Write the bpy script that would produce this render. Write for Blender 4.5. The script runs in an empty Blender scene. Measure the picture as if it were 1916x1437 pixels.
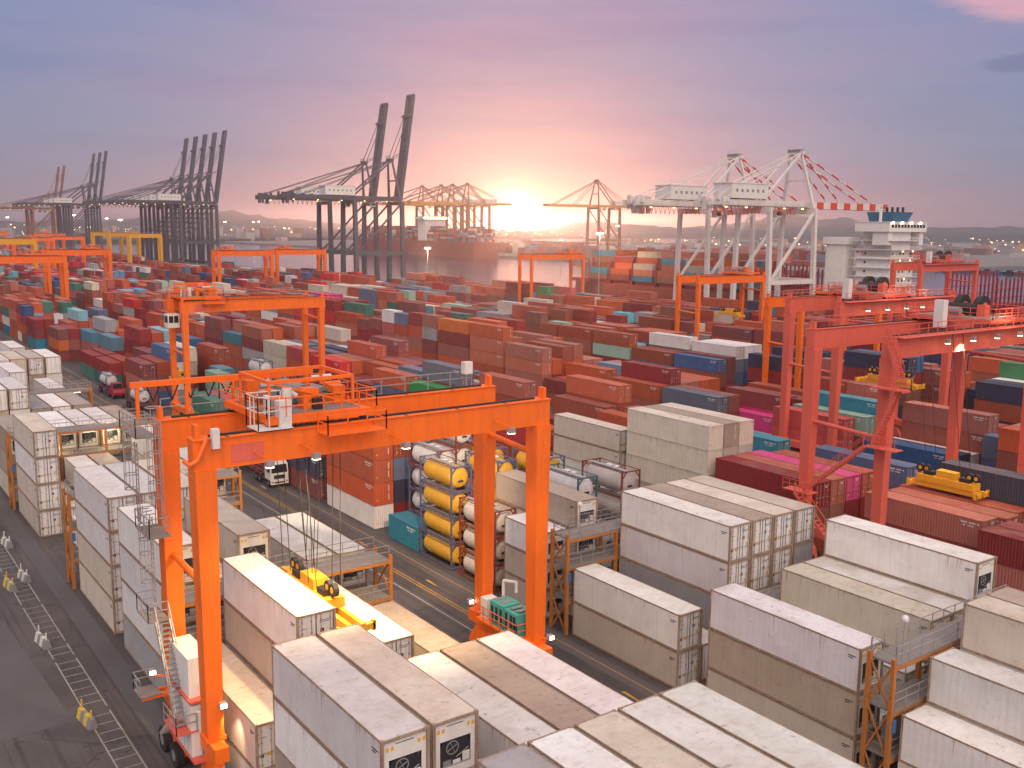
import bpy, math, random
from mathutils import Vector, Matrix
from mathutils.bvhtree import BVHTree
R = math.radians
S = bpy.context.scene
COL = S.collection
random.seed(7)

# ---------------------------------------------------------------- camera
YAW, PITCH, ROLL = R(35.93), R(9.08), R(0.58)
CAMZ = 33.69
fw = Vector((-math.cos(YAW)*math.cos(PITCH), math.sin(YAW)*math.cos(PITCH), -math.sin(PITCH)))
rt = fw.cross(Vector((0, 0, 1))).normalized()
up = rt.cross(fw)
r2 = math.cos(ROLL)*rt + math.sin(ROLL)*up
u2 = -math.sin(ROLL)*rt + math.cos(ROLL)*up
cam_d = bpy.data.cameras.new("camera")
cam = bpy.data.objects.new("camera", cam_d)
COL.objects.link(cam)
M = Matrix((r2, u2, -fw)).transposed().to_4x4()
M.translation = Vector((0, 0, CAMZ))
cam.matrix_world = M
cam_d.sensor_width = 36
cam_d.lens = 36*1833/1916
cam_d.clip_start = 0.5
cam_d.clip_end = 40000
S.camera = cam

# ---------------------------------------------------------------- world, sun, exposure
SUN_EL, SUN_AZ = R(0.35), YAW                       # azimuth measured from -X towards +Y
sun_dir = Vector((-math.cos(SUN_AZ)*math.cos(SUN_EL), math.sin(SUN_AZ)*math.cos(SUN_EL), math.sin(SUN_EL)))
W = bpy.data.worlds.new("World")
S.world = W
W.use_nodes = True
nt = W.node_tree
for n in list(nt.nodes): nt.nodes.remove(n)
def wn(t, **k):
    n = nt.nodes.new(t)
    for a, b in k.items(): setattr(n, a, b)
    return n
def wl(a, b): nt.links.new(a, b)
out = wn('ShaderNodeOutputWorld')
tc = wn('ShaderNodeTexCoord')
sep = wn('ShaderNodeSeparateXYZ'); wl(tc.outputs['Generated'], sep.inputs[0])
def math_(op, a, b=None, c=None, tree=None):
    t = tree or nt
    n = t.nodes.new('ShaderNodeMath'); n.operation = op
    for i, x in enumerate((a, b, c)):
        if x is None: continue
        if isinstance(x, (int, float)): n.inputs[i].default_value = x
        else: t.links.new(x, n.inputs[i])
    return n.outputs[0]
def ramp(fac, stops, tree=None):
    t = tree or nt
    n = t.nodes.new('ShaderNodeValToRGB')
    el = n.color_ramp.elements
    while len(el) < len(stops): el.new(0.5)
    for e, (p, c) in zip(el, stops): e.position = p; e.color = (*c, 1)
    t.links.new(fac, n.inputs[0])
    return n.outputs[0]
def mixc(mode, fac, a, b, tree=None):
    t = tree or nt
    n = t.nodes.new('ShaderNodeMix'); n.data_type = 'RGBA'; n.blend_type = mode
    for i, x in ((0, fac), (6, a), (7, b)):
        if isinstance(x, (int, float)): n.inputs[i].default_value = x
        elif isinstance(x, tuple): n.inputs[i].default_value = (*x, 1)
        else: t.links.new(x, n.inputs[i])
    return n.outputs[2]
dot = wn('ShaderNodeVectorMath', operation='DOT_PRODUCT')
wl(tc.outputs['Generated'], dot.inputs[0]); dot.inputs[1].default_value = sun_dir
sd = math_('MAXIMUM', dot.outputs['Value'], 0.0)
elev = math_('MAXIMUM', sep.outputs['Z'], 0.0)
# dusk sky: low band, violet middle, brighter high overcast seen only as light
base = ramp(elev, [(0.0, (.145, .155, .230)), (0.07, (.142, .172, .280)), (0.22, (.150, .190, .325)), (0.34, (.26, .27, .36)), (0.5, (.52, .49, .51)), (1.0, (.84, .80, .81))])
pink = math_('POWER', sd, 16.0)
c1 = mixc('MIX', math_('MULTIPLY', pink, 0.72), base, (.40, .245, .295))
glow = math_('POWER', sd, 90.0)
c2 = mixc('MIX', math_('MULTIPLY', glow, 0.75), c1, (.50, .285, .27))
hot = math_('POWER', sd, 1500.0)
c3 = mixc('ADD', math_('MULTIPLY', hot, 0.8), c2, (1.2, .52, .24))
core = math_('POWER', sd, 6000.0)
c3 = mixc('ADD', math_('MULTIPLY', core, 1.0), c3, (9.0, 5.6, 3.0))
# thin cloud sheets stretched along the horizon
mp = wn('ShaderNodeMapping'); wl(tc.outputs['Generated'], mp.inputs[0]); mp.inputs['Scale'].default_value = (1.6, 1.6, 9.0)
nz = wn('ShaderNodeTexNoise'); wl(mp.outputs[0], nz.inputs['Vector']); nz.inputs['Scale'].default_value = 3.3; nz.inputs['Detail'].default_value = 5; nz.inputs['Roughness'].default_value = .5
mp3 = wn('ShaderNodeMapping'); wl(tc.outputs['Generated'], mp3.inputs[0]); mp3.inputs['Scale'].default_value = (1.5, 1.5, 15.0); mp3.inputs['Location'].default_value = (4, 2, 7)
nz3 = wn('ShaderNodeTexNoise'); wl(mp3.outputs[0], nz3.inputs['Vector']); nz3.inputs['Scale'].default_value = 2.6; nz3.inputs['Detail'].default_value = 6; nz3.inputs['Roughness'].default_value = .58
cl = ramp(nz.outputs['Fac'], [(0.40, (0, 0, 0)), (0.75, (1, 1, 1))])
c4 = mixc('MIX', math_('MULTIPLY', cl, 0.75), c3, mixc('MULTIPLY', 1.0, c3, (1.22, .98, .98)))
cl2 = ramp(nz3.outputs['Fac'], [(0.46, (0, 0, 0)), (0.66, (1, 1, 1))])
c4 = mixc('MIX', math_('MULTIPLY', cl2, 0.6), c4, mixc('MULTIPLY', 1.0, c4, (.80, .84, .94)))
# darker cloud bank high to the right of the sun, rose lit edges
def band(az_deg, el_deg, ra, re, soft):
    d = Vector((-math.cos(YAW+R(az_deg))*math.cos(R(el_deg)), math.sin(YAW+R(az_deg))*math.cos(R(el_deg)), math.sin(R(el_deg))))
    side = Vector((math.sin(YAW+R(az_deg)), math.cos(YAW+R(az_deg)), 0))
    a = wn('ShaderNodeVectorMath', operation='DOT_PRODUCT'); wl(tc.outputs['Generated'], a.inputs[0]); a.inputs[1].default_value = side
    h = math_('DIVIDE', a.outputs['Value'], math.sin(R(ra)))
    v = math_('DIVIDE', math_('SUBTRACT', sep.outputs['Z'], math.sin(R(el_deg))), math.sin(R(re)))
    wob = math_('MULTIPLY', math_('SUBTRACT', nz2.outputs['Fac'], 0.5), 2.2)
    rr = math_('ADD', math_('ADD', math_('MULTIPLY', h, h), math_('MULTIPLY', v, v)), wob)
    f = wn('ShaderNodeVectorMath', operation='DOT_PRODUCT'); wl(tc.outputs['Generated'], f.inputs[0]); f.inputs[1].default_value = d
    front = math_('GREATER_THAN', f.outputs['Value'], 0.3)
    n = wn('ShaderNodeMapRange', clamp=True); n.inputs['From Min'].default_value = 1.0; n.inputs['From Max'].default_value = 1.0-soft
    wl(rr, n.inputs['Value'])
    return math_('MULTIPLY', n.outputs[0], front)
nz2 = wn('ShaderNodeTexNoise'); mp2 = wn('ShaderNodeMapping'); wl(tc.outputs['Generated'], mp2.inputs[0]); mp2.inputs['Scale'].default_value = (3, 3, 16)
wl(mp2.outputs[0], nz2.inputs['Vector']); nz2.inputs['Scale'].default_value = 3.4; nz2.inputs['Detail'].default_value = 6
# bright low sky behind the camera
back = wn('ShaderNodeVectorMath', operation='DOT_PRODUCT'); wl(tc.outputs['Generated'], back.inputs[0]); back.inputs[1].default_value = Vector((.74, -.36, .56)).normalized()
bk = math_('POWER', math_('MAXIMUM', back.outputs['Value'], 0.0), 5.0)
c4 = mixc('ADD', bk, c4, (2.25, 1.82, 1.46))
c5 = mixc('MIX', math_('MULTIPLY', band(25.5, 11.9, 4.2, 1.5, .7), .75), c4, (.62, .30, .34))
c5 = mixc('MIX', math_('MULTIPLY', band(19.5, 13.0, 6.5, 1.0, .6), .95), c5, (.105, .12, .22))
c5 = mixc('MIX', math_('MULTIPLY', band(26.8, 8.4, 2.6, .45, .6), .9), c5, (.13, .14, .24))
# below the horizon the dome is never seen, keep it dim
sky = wn('ShaderNodeTexSky', sky_type='NISHITA', sun_disc=False)
sky.sun_elevation = SUN_EL
sky.air_density = 1.0; sky.dust_density = 0.3; sky.ozone_density = 3.0
sky.sun_rotation = math.atan2(sun_dir.x, sun_dir.y)
bg1 = wn('ShaderNodeBackground'); wl(sky.outputs[0], bg1.inputs[0]); bg1.inputs[1].default_value = 0.05
bg2 = wn('ShaderNodeBackground'); wl(c5, bg2.inputs[0]); bg2.inputs[1].default_value = 1.0
ad = wn('ShaderNodeAddShader'); wl(bg1.outputs[0], ad.inputs[0]); wl(bg2.outputs[0], ad.inputs[1])
wl(ad.outputs[0], out.inputs[0])

sun_l = bpy.data.lights.new("sun", 'SUN')
sun_l.energy = 1.0; sun_l.angle = R(0.5); sun_l.color = (1.0, .50, .30)
sun = bpy.data.objects.new("sun", sun_l); COL.objects.link(sun)
sun.rotation_euler = (-sun_dir).to_track_quat('-Z', 'Y').to_euler()
sun.location = (-200, 150, 120)

vs = S.view_settings
S.display_settings.display_device = 'sRGB'
vs.view_transform = 'Standard'; vs.look = 'None'; vs.gamma = 1.0; vs.exposure = 0.36
vs.use_curve_mapping = False
S.cycles.use_denoising = True
S.cycles.max_bounces = 6; S.cycles.diffuse_bounces = 3; S.cycles.glossy_bounces = 3
S.cycles.volume_bounces = 1; S.cycles.transparent_max_bounces = 8
S.cycles.sample_clamp_indirect = 6.0

# ---------------------------------------------------------------- materials
def newmat(name):
    m = bpy.data.materials.new(name); m.use_nodes = True
    t = m.node_tree; b = t.nodes['Principled BSDF']
    return m, t, b
def paint(name, col=None, rough=.55, dirt=.35, dirtcol=(.12, .09, .07), rust=.0, metal=0.0, scale=1.0, streak=.5, bump=.0, vcol=False, space='Object', smear=0.0, runs=0.0):
    """painted, weathered steel: base paint + cloudy grime + vertical streaks + rust spots"""
    m, t, b = newmat(name)
    tcn = t.nodes.new('ShaderNodeTexCoord'); co = tcn.outputs['Object']
    oi = t.nodes.new('ShaderNodeObjectInfo')
    if space == 'World':
        g = t.nodes.new('ShaderNodeNewGeometry'); co = g.outputs['Position']
    off = t.nodes.new('ShaderNodeVectorMath'); off.operation = 'ADD'
    t.links.new(co, off.inputs[0])
    sc = t.nodes.new('ShaderNodeVectorMath'); sc.operation = 'SCALE'; sc.inputs[0].default_value = (37, 71, 53)
    t.links.new(oi.outputs['Random'], sc.inputs['Scale']); t.links.new(sc.outputs[0], off.inputs[1])
    P = off.outputs[0]
    if vcol:
        a = t.nodes.new('ShaderNodeAttribute'); a.attribute_name = 'paint'; basec = a.outputs['Color']
    elif col is None: basec = oi.outputs['Color']
    else:
        rgb = t.nodes.new('ShaderNodeRGB'); rgb.outputs[0].default_value = (*col, 1); basec = rgb.outputs[0]
    def noise(s, d=4, vec=None, r=.55):
        n = t.nodes.new('ShaderNodeTexNoise'); n.inputs['Scale'].default_value = s; n.inputs['Detail'].default_value = d; n.inputs['Roughness'].default_value = r
        t.links.new(vec or P, n.inputs['Vector']); return n.outputs['Fac']
    mpn = t.nodes.new('ShaderNodeMapping'); t.links.new(P, mpn.inputs[0]); mpn.inputs['Scale'].default_value = (2.6, 2.6, .16)
    cloud = ramp(noise(.55*scale), [(.38, (0, 0, 0)), (.72, (1, 1, 1))], t)
    strk = ramp(noise(1.3*scale, 5, mpn.outputs[0]), [(.48, (0, 0, 0)), (.80, (1, 1, 1))], t)
    fine = ramp(noise(5.5*scale, 6), [(.35, (0, 0, 0)), (.75, (1, 1, 1))], t)
    c = mixc('MIX', math_('MULTIPLY', cloud, dirt, tree=t), basec, mixc('MULTIPLY', 1.0, basec, (.70, .62, .56), t), t)
    c = mixc('MIX', math_('MULTIPLY', strk, dirt*streak, tree=t), c, dirtcol, t)
    c = mixc('MIX', math_('MULTIPLY', fine, dirt*.35, tree=t), c, mixc('MULTIPLY', 1.0, c, (.7, .66, .62), t), t)
    if runs > 0:
        sz = t.nodes.new('ShaderNodeSeparateXYZ'); t.links.new(tcn.outputs['Object'], sz.inputs[0])
        mr = t.nodes.new('ShaderNodeMapRange'); t.links.new(sz.outputs['Z'], mr.inputs[0]); mr.inputs['From Min'].default_value = .9; mr.inputs['From Max'].default_value = 2.8
        m3 = t.nodes.new('ShaderNodeMapping'); t.links.new(P, m3.inputs[0]); m3.inputs['Scale'].default_value = (5.5, 5.5, .10)
        rr_ = ramp(math_('ADD', noise(1.0, 4, m3.outputs[0], .6), math_('MULTIPLY', math_('SUBTRACT', mr.outputs[0], 1.0, tree=t), .22, tree=t), tree=t), [(.54, (0, 0, 0)), (.66, (1, 1, 1))], t)
        c = mixc('MIX', math_('MULTIPLY', rr_, runs, tree=t), c, (.26, .135, .07), t)
        m4 = t.nodes.new('ShaderNodeMapping'); t.links.new(P, m4.inputs[0]); m4.inputs['Scale'].default_value = (.35, .35, .5)
        pt = ramp(noise(1.0, 2, m4.outputs[0]), [(.50, (0, 0, 0)), (.53, (1, 1, 1))], t)
        c = mixc('MIX', math_('MULTIPLY', pt, .16, tree=t), c, mixc('MULTIPLY', 1.0, c, (.78, .76, .74), t), t)
    if smear > 0:
        m2 = t.nodes.new('ShaderNodeMapping'); t.links.new(P, m2.inputs[0]); m2.inputs['Scale'].default_value = (2.2, 1.1, 1)
        sm = ramp(noise(1.0, 6, m2.outputs[0], .65), [(.50, (0, 0, 0)), (.66, (1, 1, 1))], t)
        c = mixc('MIX', math_('MULTIPLY', sm, smear, tree=t), c, mixc('MULTIPLY', 1.0, c, (.60, .48, .40), t), t)
        st = ramp(noise(.33, 3), [(.46, (0, 0, 0)), (.60, (1, 1, 1))], t)
        c = mixc('MIX', math_('MULTIPLY', st, math_('MULTIPLY', oi.outputs['Random'], smear, tree=t), tree=t), c, (.30, .21, .16), t)
    if rust > 0:
        rs = ramp(noise(2.4*scale, 8, None, .7), [(.60, (0, 0, 0)), (.66, (1, 1, 1))], t)
        c = mixc('MIX', math_('MULTIPLY', rs, rust, tree=t), c, (.13, .052, .022), t)
    t.links.new(c, b.inputs['Base Color'])
    rg = t.nodes.new('ShaderNodeMapRange'); t.links.new(cloud, rg.inputs[0]); rg.inputs['To Min'].default_value = rough; rg.inputs['To Max'].default_value = min(1, rough+.25)
    t.links.new(rg.outputs[0], b.inputs['Roughness'])
    b.inputs['Metallic'].default_value = metal
    if bump > 0:
        bn = t.nodes.new('ShaderNodeBump'); bn.inputs['Strength'].default_value = bump; bn.inputs['Distance'].default_value = .02
        t.links.new(noise(3.0, 3), bn.inputs['Height']); t.links.new(bn.outputs[0], b.inputs['Normal'])
    return m
def emit(name, col, s):
    m, t, b = newmat(name)
    b.inputs['Base Color'].default_value = (*col, 1); b.inputs['Emission Color'].default_value = (*col, 1); b.inputs['Emission Strength'].default_value = s
    return m
def plain(name, col, rough=.6, metal=0.0):
    return paint(name, col, rough, .25, metal=metal)
MT = {}
MT['cbody'] = paint('container_paint', None, .5, .34, rust=.2, streak=.45, runs=.55, bump=.35)
MT['croof'] = paint('container_roof_paint', None, .6, .48, dirtcol=(.20, .14, .11), rust=.45, streak=.3, scale=.7, smear=.30, bump=.4)
MT['frame'] = paint('container_frame_paint', None, .6, .8, dirtcol=(.10, .045, .025), rust=.7)
MT['rustframe'] = paint('reefer_frame_rust', (.36, .265, .20), .7, 1.0, dirtcol=(.15, .065, .03), rust=.85, scale=2.4, streak=.9)
MT['door'] = paint('container_door_paint', None, .5, .45, rust=.4, scale=1.4)
MT['seam'] = plain('rubber_seam', (.035, .03, .03), .8)
MT['galv'] = paint('galvanised_steel', (.42, .40, .40), .45, .4, metal=.5)
MT['lock'] = paint('lock_rod_steel', (.34, .28, .25), .5, .5)
MT['dark'] = plain('dark_machinery', (.018, .018, .022), .6)
MT['grey'] = plain('grey_machinery', (.22, .22, .23), .6)
MT['white'] = paint('white_machinery_paint', (.72, .70, .68), .5, .35, rust=.15)
MT['sticker_y'] = plain('yellow_sticker', (.72, .38, .03), .5)
MT['sticker_k'] = plain('black_sticker', (.03, .03, .04), .5)
MT['sticker_b'] = plain('blue_sticker', (.05, .16, .42), .5)
MT['orange'] = paint('orange_crane_paint', (.93, .165, .008), .42, .42, dirtcol=(.16, .04, .02), rust=.12, scale=.6)
MT['red'] = paint('salmon_red_crane_paint', (.70, .125, .080), .45, .32, dirtcol=(.18, .05, .04), rust=.12, scale=.6)
MT['yel'] = paint('yellow_crane_paint', (.74, .36, .02), .45, .25, rust=.1)
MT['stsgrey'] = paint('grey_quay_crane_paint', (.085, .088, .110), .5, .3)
MT['stswhite'] = paint('white_quay_crane_paint', (.68, .64, .62), .5, .4, rust=.25, scale=.3)
MT['stsyel'] = paint('yellow_quay_crane_paint', (.62, .30, .05), .5, .3)
MT['stsbrown'] = paint('brown_quay_crane_paint', (.26, .12, .08), .5, .3)
MT['stripe'] = paint('signal_red_paint', (.62, .06, .03), .5, .3)
MT['rack'] = paint('ochre_rack_paint', (.46, .17, .035), .55, .55, dirtcol=(.10, .04, .02), rust=.5, scale=1.5)
MT['deckgrey'] = paint('walkway_grating', (.25, .22, .21), .7, .5)
MT['rubber'] = plain('tyre_rubber', (.02, .02, .02), .9)
MT['glass'] = plain('dark_glass', (.02, .025, .03), .12)
MT['tankyel'] = paint('yellow_tank_paint', (.66, .36, .03), .45, .45, rust=.15)
MT['tankwhite'] = paint('white_tank_paint', (.66, .64, .64), .5, .45, rust=.15)
MT['tankgrey'] = paint('grey_tank_paint', (.52, .47, .45), .5, .45, rust=.15)
MT['bluegrey'] = paint('blue_grey_frame_paint', (.10, .10, .19), .5, .4)
MT['maroonf'] = paint('maroon_frame_paint', (.20, .035, .025), .5, .4, rust=.2)
MT['tealf'] = paint('teal_frame_paint', (.03, .13, .16), .5, .4)
MT['teal'] = paint('teal_machine_paint', (.06, .36, .32), .5, .4)
MT['shipwhite'] = paint('ship_white_paint', (.74, .72, .70), .5, .25)
MT['shipred'] = paint('ship_red_paint', (.30, .022, .03), .55, .4)
MT['shipblue'] = paint('funnel_blue_paint', (.015, .11, .21), .5, .2)
MT['hull'] = paint('hull_red_paint', (.28, .05, .035), .5, .3)
MT['truckred'] = paint('truck_red_paint', (.36, .02, .05), .4, .2)
MT['trailer'] = paint('trailer_maroon_paint', (.17, .03, .03), .55, .4)
MT['lampwarm'] = emit('lamp_lens_warm', (1.0, .78, .42), 14)
MT['lamptube'] = emit('lamp_tube_glow', (1.0, .90, .62), 7)
MT['lampfar'] = emit('mast_lamp_glow', (1.0, .80, .45), 24)
MT['lampcity'] = emit('distant_lamp_glow', (1.0, .62, .25), 3.2)
MT['stuffbox'] = paint('far_container_paint', None, .55, .4, vcol=True, space='World', scale=.6)
MT['kerbw'] = paint('barrier_white_paint', (.6, .58, .52), .6, .4)
MT['kerby'] = paint('barrier_yellow_paint', (.62, .42, .04), .6, .4)

def ground_mat():
    m, t, b = newmat('worn_asphalt')
    g = t.nodes.new('ShaderNodeNewGeometry'); P = g.outputs['Position']
    def noise(s, d, vec=P, r=.55):
        n = t.nodes.new('ShaderNodeTexNoise'); n.inputs['Scale'].default_value = s; n.inputs['Detail'].default_value = d; n.inputs['Roughness'].default_value = r
        t.links.new(vec, n.inputs['Vector']); return n.outputs['Fac']
    mpn = t.nodes.new('ShaderNodeMapping'); t.links.new(P, mpn.inputs[0]); mpn.inputs['Scale'].default_value = (.035, 1.1, 1)
    c = ramp(noise(.12, 6), [(.3, (.050, .041, .041)), (.7, (.115, .092, .085))], t)
    tr = ramp(noise(.9, 4, mpn.outputs[0]), [(.42, (0, 0, 0)), (.75, (1, 1, 1))], t)
    c = mixc('MIX', math_('MULTIPLY', tr, .6, tree=t), c, (.055, .044, .044), t)
    st = ramp(noise(.5, 8, P, .7), [(.62, (0, 0, 0)), (.72, (1, 1, 1))], t)
    c = mixc('MIX', math_('MULTIPLY', st, .45, tree=t), c, (.03, .026, .028), t)
    c = mixc('MIX', .25, c, ramp(noise(14, 6), [(.3, (.03, .03, .03)), (.7, (.14, .12, .12))], t), t)
    m5 = t.nodes.new('ShaderNodeMapping'); t.links.new(P, m5.inputs[0]); m5.inputs['Scale'].default_value = (.02, 2.6, 1); m5.inputs['Location'].default_value = (3, 5, 0)
    t2 = ramp(noise(1.0, 3, m5.outputs[0]), [(.52, (0, 0, 0)), (.62, (1, 1, 1))], t)
    c = mixc('MIX', math_('MULTIPLY', t2, .55, tree=t), c, (.030, .026, .027), t)
    vo = t.nodes.new('ShaderNodeTexVoronoi'); vo.feature = 'DISTANCE_TO_EDGE'; vo.inputs['Scale'].default_value = .16
    wv = t.nodes.new('ShaderNodeVectorMath'); wv.operation = 'ADD'; t.links.new(P, wv.inputs[0]); nn = t.nodes.new('ShaderNodeTexNoise'); nn.inputs['Scale'].default_value = .8; t.links.new(P, nn.inputs['Vector']); sc_ = t.nodes.new('ShaderNodeVectorMath'); sc_.operation = 'SCALE'; sc_.inputs['Scale'].default_value = 2.2; t.links.new(nn.outputs['Color'], sc_.inputs[0]); t.links.new(sc_.outputs[0], wv.inputs[1]); t.links.new(wv.outputs[0], vo.inputs['Vector'])
    ck = ramp(vo.outputs['Distance'], [(.004, (1, 1, 1)), (.012, (0, 0, 0))], t)
    c = mixc('MIX', math_('MULTIPLY', ck, .6, tree=t), c, (.02, .018, .018), t)
    pa = ramp(noise(.05, 2, P), [(.48, (0, 0, 0)), (.50, (1, 1, 1))], t)
    c = mixc('MIX', math_('MULTIPLY', pa, .35, tree=t), c, mixc('MULTIPLY', 1.0, c, (.62, .60, .66), t), t)
    t.links.new(c, b.inputs['Base Color'])
    b.inputs['Roughness'].default_value = .66
    bn = t.nodes.new('ShaderNodeBump'); bn.inputs['Strength'].default_value = .25; bn.inputs['Distance'].default_value = .03
    t.links.new(noise(9, 6), bn.inputs['Height']); t.links.new(bn.outputs[0], b.inputs['Normal'])
    return m
MT['asphalt'] = ground_mat()
def water_mat():
    m, t, b = newmat('harbour_water')
    b.inputs['Base Color'].default_value = (.035, .05, .075, 1)
    b.inputs['Roughness'].default_value = .12
    g = t.nodes.new('ShaderNodeNewGeometry')
    n = t.nodes.new('ShaderNodeTexNoise'); n.inputs['Scale'].default_value = .35; n.inputs['Detail'].default_value = 6
    t.links.new(g.outputs['Position'], n.inputs['Vector'])
    bn = t.nodes.new('ShaderNodeBump'); bn.inputs['Strength'].default_value = .25; bn.inputs['Distance'].default_value = .5
    t.links.new(n.outputs['Fac'], bn.inputs['Height']); t.links.new(bn.outputs[0], b.inputs['Normal'])
    return m
MT['water'] = water_mat()
MT['land'] = paint('far_shore_ground', (.060, .062, .048), .9, .6, space='World', scale=.01)
MT['hill'] = paint('far_hill_forest', (.035, .050, .042), .95, .5, space='World', scale=.004)
MT['apron'] = paint('quay_concrete', (.20, .18, .17), .8, .5, space='World', scale=.15)
MT['patch'] = paint('pale_concrete_patch', (.095, .088, .095), .8, .4, space='World', scale=.3)
MT['linew'] = paint('white_road_marking', (.34, .32, .30), .7, .9, dirtcol=(.06, .055, .05), space='World', scale=2)
MT['liney'] = paint('yellow_road_marking', (.46, .26, .05), .7, .7, dirtcol=(.06, .055, .05), space='World', scale=2)

# ---------------------------------------------------------------- mesh builder
class MB:
    def __init__(s): s.v = []; s.f = []; s.m = []; s.mats = []
    def mi(s, key):
        if key not in s.mats: s.mats.append(key)
        return s.mats.index(key)
    def face(s, pts, key):
        k = len(s.v); s.v += [tuple(p) for p in pts]; s.f.append(tuple(range(k, k+len(pts)))); s.m.append(s.mi(key))
    def box(s, x0, x1, y0, y1, z0, z1, key):
        k = len(s.v)
        s.v += [(x0, y0, z0), (x1, y0, z0), (x1, y1, z0), (x0, y1, z0), (x0, y0, z1), (x1, y0, z1), (x1, y1, z1), (x0, y1, z1)]
        i = s.mi(key)
        for q in ((0, 3, 2, 1), (4, 5, 6, 7), (0, 1, 5, 4), (1, 2, 6, 5), (2, 3, 7, 6), (3, 0, 4, 7)):
            s.f.append(tuple(k+a for a in q)); s.m.append(i)
        return s
    def prism(s, ring0, ring1, key, caps=True):
        k = len(s.v); n = len(ring0); s.v += [tuple(p) for p in ring0]+[tuple(p) for p in ring1]; i = s.mi(key)
        for a in range(n):
            b = (a+1) % n; s.f.append((k+a, k+b, k+n+b, k+n+a)); s.m.append(i)
        if caps:
            s.f.append(tuple(k+a for a in range(n-1, -1, -1))); s.m.append(i)
            s.f.append(tuple(k+n+a for a in range(n))); s.m.append(i)
        return s
    def beam(s, p, q, w, h, key, w2=None, h2=None):
        p = Vector(p); q = Vector(q); d = (q-p)
        if d.length < 1e-6: return s
        d.normalize()
        ref = Vector((0, 0, 1)) if abs(d.z) < .95 else Vector((1, 0, 0))
        a = d.cross(ref).normalized(); b = a.cross(d).normalized()
        w2 = w if w2 is None else w2; h2 = h if h2 is None else h2
        r0 = [p+a*x*w/2+b*y*h/2 for x, y in ((-1, -1), (1, -1), (1, 1), (-1, 1))]
        r1 = [q+a*x*w2/2+b*y*h2/2 for x, y in ((-1, -1), (1, -1), (1, 1), (-1, 1))]
        return s.prism(r0, r1, key)
    def tube(s, p, q, r, key, n=8, r2=None, caps=True):
        p = Vector(p); q = Vector(q); d = (q-p)
        if d.length < 1e-6: return s
        d.normalize()
        ref = Vector((0, 0, 1)) if abs(d.z) < .95 else Vector((1, 0, 0))
        a = d.cross(ref).normalized(); b = a.cross(d).normalized(); r2 = r if r2 is None else r2
        c = [(math.cos(2*math.pi*i/n), math.sin(2*math.pi*i/n)) for i in range(n)]
        return s.prism([p+a*x*r+b*y*r for x, y in c], [q+a*x*r2+b*y*r2 for x, y in c], key, caps)
    def lathe_x(s, prof, key, n=20, cy=0, cz=0):
        """prof: list of (x, r) revolved about the X axis through (cy, cz)"""
        k = len(s.v); i = s.mi(key)
        for x, r in prof:
            for a in range(n):
                t = 2*math.pi*a/n; s.v.append((x, cy+r*math.cos(t), cz+r*math.sin(t)))
        for j in range(len(prof)-1):
            for a in range(n):
                b = (a+1) % n; s.f.append((k+j*n+a, k+j*n+b, k+(j+1)*n+b, k+(j+1)*n+a)); s.m.append(i)
        return s
    def rail(s, pts, h=1.1, key='galv', post=1.5, t=.05, closed=False):
        pts = [Vector(p) for p in pts]
        if closed: pts.append(pts[0])
        for a, b in zip(pts, pts[1:]):
            L = (b-a).length
            n = max(1, round(L/post))
            for z in (h, h*.55): s.beam(a+Vector((0, 0, z)), b+Vector((0, 0, z)), t, t, key)
            for i in range(n+1):
                p = a.lerp(b, i/n); s.beam(p, p+Vector((0, 0, h)), t, t, key)
        return s
    def mesh(s, name):
        me = bpy.data.meshes.new(name); me.from_pydata(s.v, [], s.f)
        for k in s.mats: me.materials.append(MT[k])
        me.polygons.foreach_set('material_index', s.m)
        me.update()
        return me
    def build(s, name, parent=None, loc=None):
        o = bpy.data.objects.new(name, s.mesh(name)); COL.objects.link(o)
        if parent: o.parent = parent
        if loc: o.location = loc
        return o
def inst(me, name, parent=None, loc=(0, 0, 0), rz=0, color=None):
    o = bpy.data.objects.new(name, me); COL.objects.link(o)
    o.parent = parent; o.location = loc; o.rotation_euler = (0, 0, rz)
    if color: o.color = (*color, 1)
    return o
def tag(o, label=None, cat=None, group=None, kind=None):
    if label: o['label'] = label
    if cat: o['category'] = cat
    if group: o['group'] = group
    if kind: o['kind'] = kind
    return o
def thing(name, loc, label, cat, group=None, rz=0):
    o = bpy.data.objects.new(name, None); COL.objects.link(o); o.empty_display_size = .5
    o.location = loc; o.rotation_euler = (0, 0, rz)
    return tag(o, label, cat, group)
def copy_tree(o, parent=None):
    c = o.copy(); COL.objects.link(c); c.parent = parent
    for ch in o.children: copy_tree(ch, c)
    return c
def px(u, v, z):
    """point at height z seen at photo pixel u, v (used only to lay out far scenery)"""
    d = fw+(u-958)/1833*r2-(v-718.5)/1833*u2
    t = (z-CAMZ)/d.z
    return Vector((0, 0, CAMZ))+t*d
def struct(name, mb): return tag(mb.build(name), kind='structure')

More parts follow.
